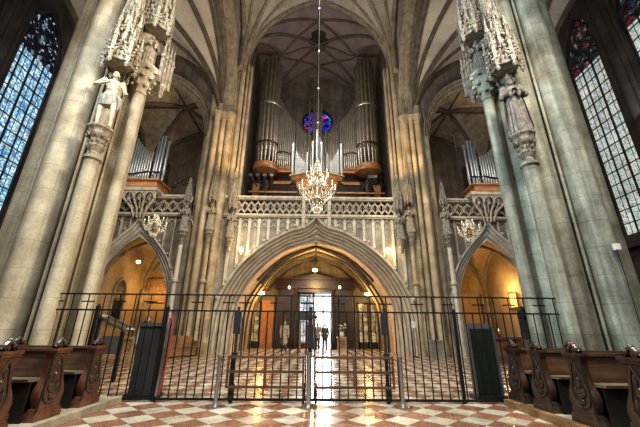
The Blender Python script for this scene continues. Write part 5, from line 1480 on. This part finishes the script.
# ------------------------------------------------------------------ pews
PROF = [(.16,0),(.16,.10),(.13,.13),(.155,.19),(.18,.29),(.14,.41),(.075,.53),(.05,.62),(.05,.74),(.065,.80),(.07,.845),(.08,.855),(.085,.90),
        (-.18,.90),(-.175,.855),(-.165,.845),(-.165,.77),(-.17,.66),(-.18,.56),(-.215,.47),(-.26,.39),(-.275,.32),(-.26,.24),(-.22,.18),(-.22,.155),(-.255,.13),(-.255,.11),(-.27,.10),(-.27,0)]
TH = .115
def pew(s, y0, L, label, red, far_end=False):
    """s: side of the aisle; y0: line of the backrest; the bench runs outwards from the aisle at x = 3.70"""
    XA = 3.70; B = .1
    m = M['pew_red'] if red else M['pew']
    o = thing('pew', (s*XA,y0,B), label, 'pew', 'church pews facing the camera')
    def ends(xa, out):
        prof = smooth_curve(PROF[:13], 3) + smooth_curve(PROF[13:], 3)
        e = MB(); e.extrude([(s*xa, y0+dy, B+z) for dy, z in prof], (s*TH,0,0)); eo = e.build('end_panel', m, o, ang=30)
        t = MB()
        fx = s*(xa-.012*out)
        def bx(o_, ya, yb, za, zb): t.box(min(s*(xa-o_),s*(xa+TH+o_)),max(s*(xa-o_),s*(xa+TH+o_)),y0+ya,y0+yb,B+za,B+zb)
        bx(.03,-.29,.18,0,.09); bx(.02,-.275,.165,.09,.115); bx(.012,-.26,.155,.115,.135)
        t.build('base_moulding', m, eo)
        t = MB(); bx(.03,-.20,.10,.86,.90); bx(.02,-.19,.09,.83,.86); bx(.01,-.18,.08,.80,.815); t.build('top_moulding', m, eo)
        # carved finial on top: scrolls and a leaf
        t = MB(); xm = s*(xa+TH/2)
        for dy, r in ((-.11,.04),(.02,.035)):
            t.tube([(xm-.05,y0+dy,B+.935),(xm+.05,y0+dy,B+.935)], r, 12); t.tube([(xm-.065,y0+dy,B+.935),(xm+.065,y0+dy,B+.935)], r*.45, 8)
        t.tube([(xm,y0-.14,B+.91),(xm,y0-.09,B+.965),(xm,y0-.05,B+1.01),(xm,y0-.0,B+.975),(xm,y0+.04,B+.92)], [.03,.035,.035,.03,.02], 8)
        t.ball((xm,y0-.055,B+1.015),(.035,.035,.025),8,6)
        t.build('finial', M['carve'], eo)
        if out:
            # carved cartouche on the aisle face
            t = MB()
            c = (y0-.045, B+.38)
            def P(u, v): return (s*(xa-.012), c[0]+u, c[1]+v)
            t.tube([P(.0,.42),P(-.05,.32),P(-.11,.2),P(-.17,.08),P(-.18,-.04),P(-.12,-.15),P(-.02,-.18)], [.012,.016,.02,.022,.022,.018,.012], 6)
            t.tube([P(.0,.42),P(.04,.32),P(.07,.2),P(.11,.06),P(.12,-.06),P(.06,-.15),P(-.02,-.18)], [.012,.016,.02,.022,.022,.018,.012], 6)
            for u, v, a, b in ((-.03,.14,.035,.07),(-.04,.0,.055,.06),(-.03,-.1,.04,.04),(-.09,.02,.03,.05),(.05,.02,.03,.05),(-.01,.28,.025,.06)):
                t.ball(P(u,v), (.018,a,b), 8, 6)
            for k in range(5): t.tube([P(-.10+k*.04,-.02),P(-.08+k*.028,.08),P(-.03,.2)], .007, 5)
            t.build('carving', M['carve'], eo)
            # dark strip down the corner that faces the camera
            t = MB(); fr = [(dy-.004, z) for dy, z in PROF[13:]]
            t.bar((s*(xa-.006),y0-.183,B+.89),(s*(xa-.006),y0-.275,B+.02),.02); t.build('corner_strip', M['black'], eo)
    ends(XA, 1)
    if far_end: ends(XA+L-TH, 0)
    x0, x1 = sorted((s*(XA+TH), s*(XA+L-(TH if far_end else 0))))
    t = MB(); t.extrude([(x0,y0-.03,B+.5),(x0,y0+.0,B+.5),(x0,y0+.045,B+.86),(x0,y0+.015,B+.86)], (x1-x0,0,0)); b = t.build('backrest', M['pew_back'], o)
    t = MB(); t.box(x0,x1,y0-.03,y0+.07,B+.85,B+.89); t.build('top_rail', M['pew_back'], b)
    t = MB(); t.extrude([(x0,y0-.05,B+.47),(x0,y0-.38,B+.485),(x0,y0-.39,B+.52),(x0,y0-.05,B+.51)], (x1-x0,0,0)); t.build('seat', M['pew_seat'], o)
    t = MB(); t.box(x0,x1,y0-.34,y0-.31,B+.0,B+.47); t.build('seat_shade_board', M['pew_under_shade'], o)  # recessed dark board added for the blackness under the seat
    t = MB(); t.box(x0,x1,y0-.03,y0-.0,B+.0,B+.5); t.build('back_board', M['pew_under_shade'], o)
    t = MB(); t.box(x0,x1,y0+.05,y0+.21,B+.72,B+.745); t.build('book_shelf', M['pew_back'], o)
    if not (far_end and s > 0):
        t = MB(); t.box(x0,x1,y0+.19,y0+.33,B+.10,B+.16); t.build('kneeler', M['pew'], o)
    return o
pew(1, 6.60, 1.22, 'short dark carved pew right in front of the gate, by the grey green pillar', False, True)
pew(1, 5.90, 4.0, 'dark carved pew second from the gate, by the grey green pillar', False)
pew(1, 5.04, 4.0, 'dark carved pew third from the gate, by the grey green pillar', False)
pew(1, 4.12, 4.0, 'dark carved pew farthest from the gate, cut by the edge, by the grey green pillar', False)
pew(-1, 6.10, 1.5, 'reddish carved pew closest to the gate, by the cream pillar', True, True)
pew(-1, 5.22, 4.0, 'reddish carved pew second from the gate, by the cream pillar', True)
pew(-1, 4.36, 4.0, 'reddish carved pew farthest from the gate, by the cream pillar', True)
o = thing('blue_cloth', (-4.95,6.85,.1), 'grey blue folded cloth draped over the end of the pew closest to the gate', 'cloth') if False else None
# ------------------------------------------------------------------ light
sc = bpy.context.scene
w = bpy.data.worlds.new('world'); sc.world = w; w.use_nodes = True
bg = w.node_tree.nodes['Background']; bg.inputs[0].default_value = (.93,.96,1.0,1); bg.inputs[1].default_value = .24
sc.view_settings.view_transform = 'Standard'
sc.view_settings.look = 'None'
try: sc.view_settings.look = 'Medium High Contrast'
except Exception: pass
sc.view_settings.exposure = -.05
sc.cycles.use_denoising = True
sc.cycles.max_bounces = 6; sc.cycles.diffuse_bounces = 4
sc.cycles.sample_clamp_indirect = 4
def lamp(kind, name, loc, col, energy, size=None, target=None, spot=None, blend=.6):
    d = bpy.data.lights.new(name, kind); d.color = col; d.energy = energy
    o = bpy.data.objects.new(name, d); C.objects.link(o); o.location = loc
    if kind == 'AREA': d.size = size
    elif size is not None: d.shadow_soft_size = size
    if kind == 'SPOT': d.spot_size = math.radians(spot); d.spot_blend = blend
    if target is not None: o.rotation_euler = (Vector(target)-Vector(loc)).to_track_quat('-Z','Y').to_euler()
    return o
lamp('AREA', 'nave_fill', (0,-3,14), (1.0,.93,.82), 750, 5, (0,20,3))  # added soft frontal fill, high behind the camera
# added area lights raking the two near pillars; no windows behind them
lamp('AREA', 'raking_fill_warm', (4.8,2.5,10), (1.0,.87,.66), 1650, 2.0, (-7,8,6))
lamp('AREA', 'raking_fill_cool', (-4.8,2.5,10), (.78,.94,1.0), 1250, 2.0, (7,8,5.5))
# spots added in mid-air, grazing the gallery front to bring out its relief
lamp('SPOT', 'gallery_rake_fill', (-4.6,15.5,17), (1.0,.84,.60), 2300, .25, (.8,20,7), 85)
lamp('SPOT', 'gallery_rake_fill', (4.6,15.0,17), (1.0,.88,.68), 900, .25, (-.8,20,7), 85)
for s in (-1,1):
    lamp('SPOT', 'pier_golden_fill', (s*4.2,17.0,9.6), (1.0,.68,.32), 1500, .15, (s*6.9,20.0,17), 75)  # added warm fill to turn the far piers golden; no fixture here
    lamp('SPOT', 'pier_front_fill', (s*2.0,14.5,12), (1.0,.86,.64), 1500, .15, (s*7.6,20.0,6), 60)  # added spot brightening the far piers; no lamp hangs here
    lamp('POINT', 'side_hall_lamp', (s*11,23.2,5.0), (1.0,.66,.32), (80 if s < 0 else 36), .2)
    lamp('POINT', 'tower_loft_fill', (s*11,23,13), (1.0,.82,.60), 320, .4)  # added to lift the black tower bays to brown; no lamp there
    lamp('AREA', 'aisle_daylight', (s*15.5,12,11), (.95,.97,1.0), 260, 4, (s*7,14,18))
    lamp('SPOT', 'side_gallery_fill', (s*9.3,14.5,14.5), (1.0,.92,.78), 1300, .2, (s*11.8,20,7.2), 75)  # added to brighten the grey side fronts, without a fixture
    lamp('POINT', 'vestibule_lamp_light', (s*3.9,25.6,3.6), (1.0,.62,.2), 130, .15)
    lamp('POINT', 'sconce_light', (s*4.6,19.3,6.0), (1.0,.75,.38), 50, .1)
lamp('POINT', 'hall_wall_lamp', (12.6,22.6,4.2), (1.0,.58,.2), 150, .15)
lamp('POINT', 'plaque_lamp', (-12.2,24.9,3.8), (1.0,.58,.2), 110, .15)
lamp('POINT', 'vestibule_lamp_light', (0,24.6,5.0), (1.0,.68,.28), 420, .25)
lamp('AREA', 'floor_glow', (0,10,20), (1.0,.94,.85), 560, 6, (0,11,0))
lamp('AREA', 'doorway_light', (.4,26.4,2.2), (.86,.93,1.0), 240, 1.6, (.4,15,0))
lamp('POINT', 'organ_bay_fill', (0,21.0,17.5), (.98,.87,.84), 650, .5)  # added point light to lighten the organ vault and pipes
lamp('POINT', 'picture_lamp', (13.2,22.4,4.1), (1.0,.62,.25), 60, .1)
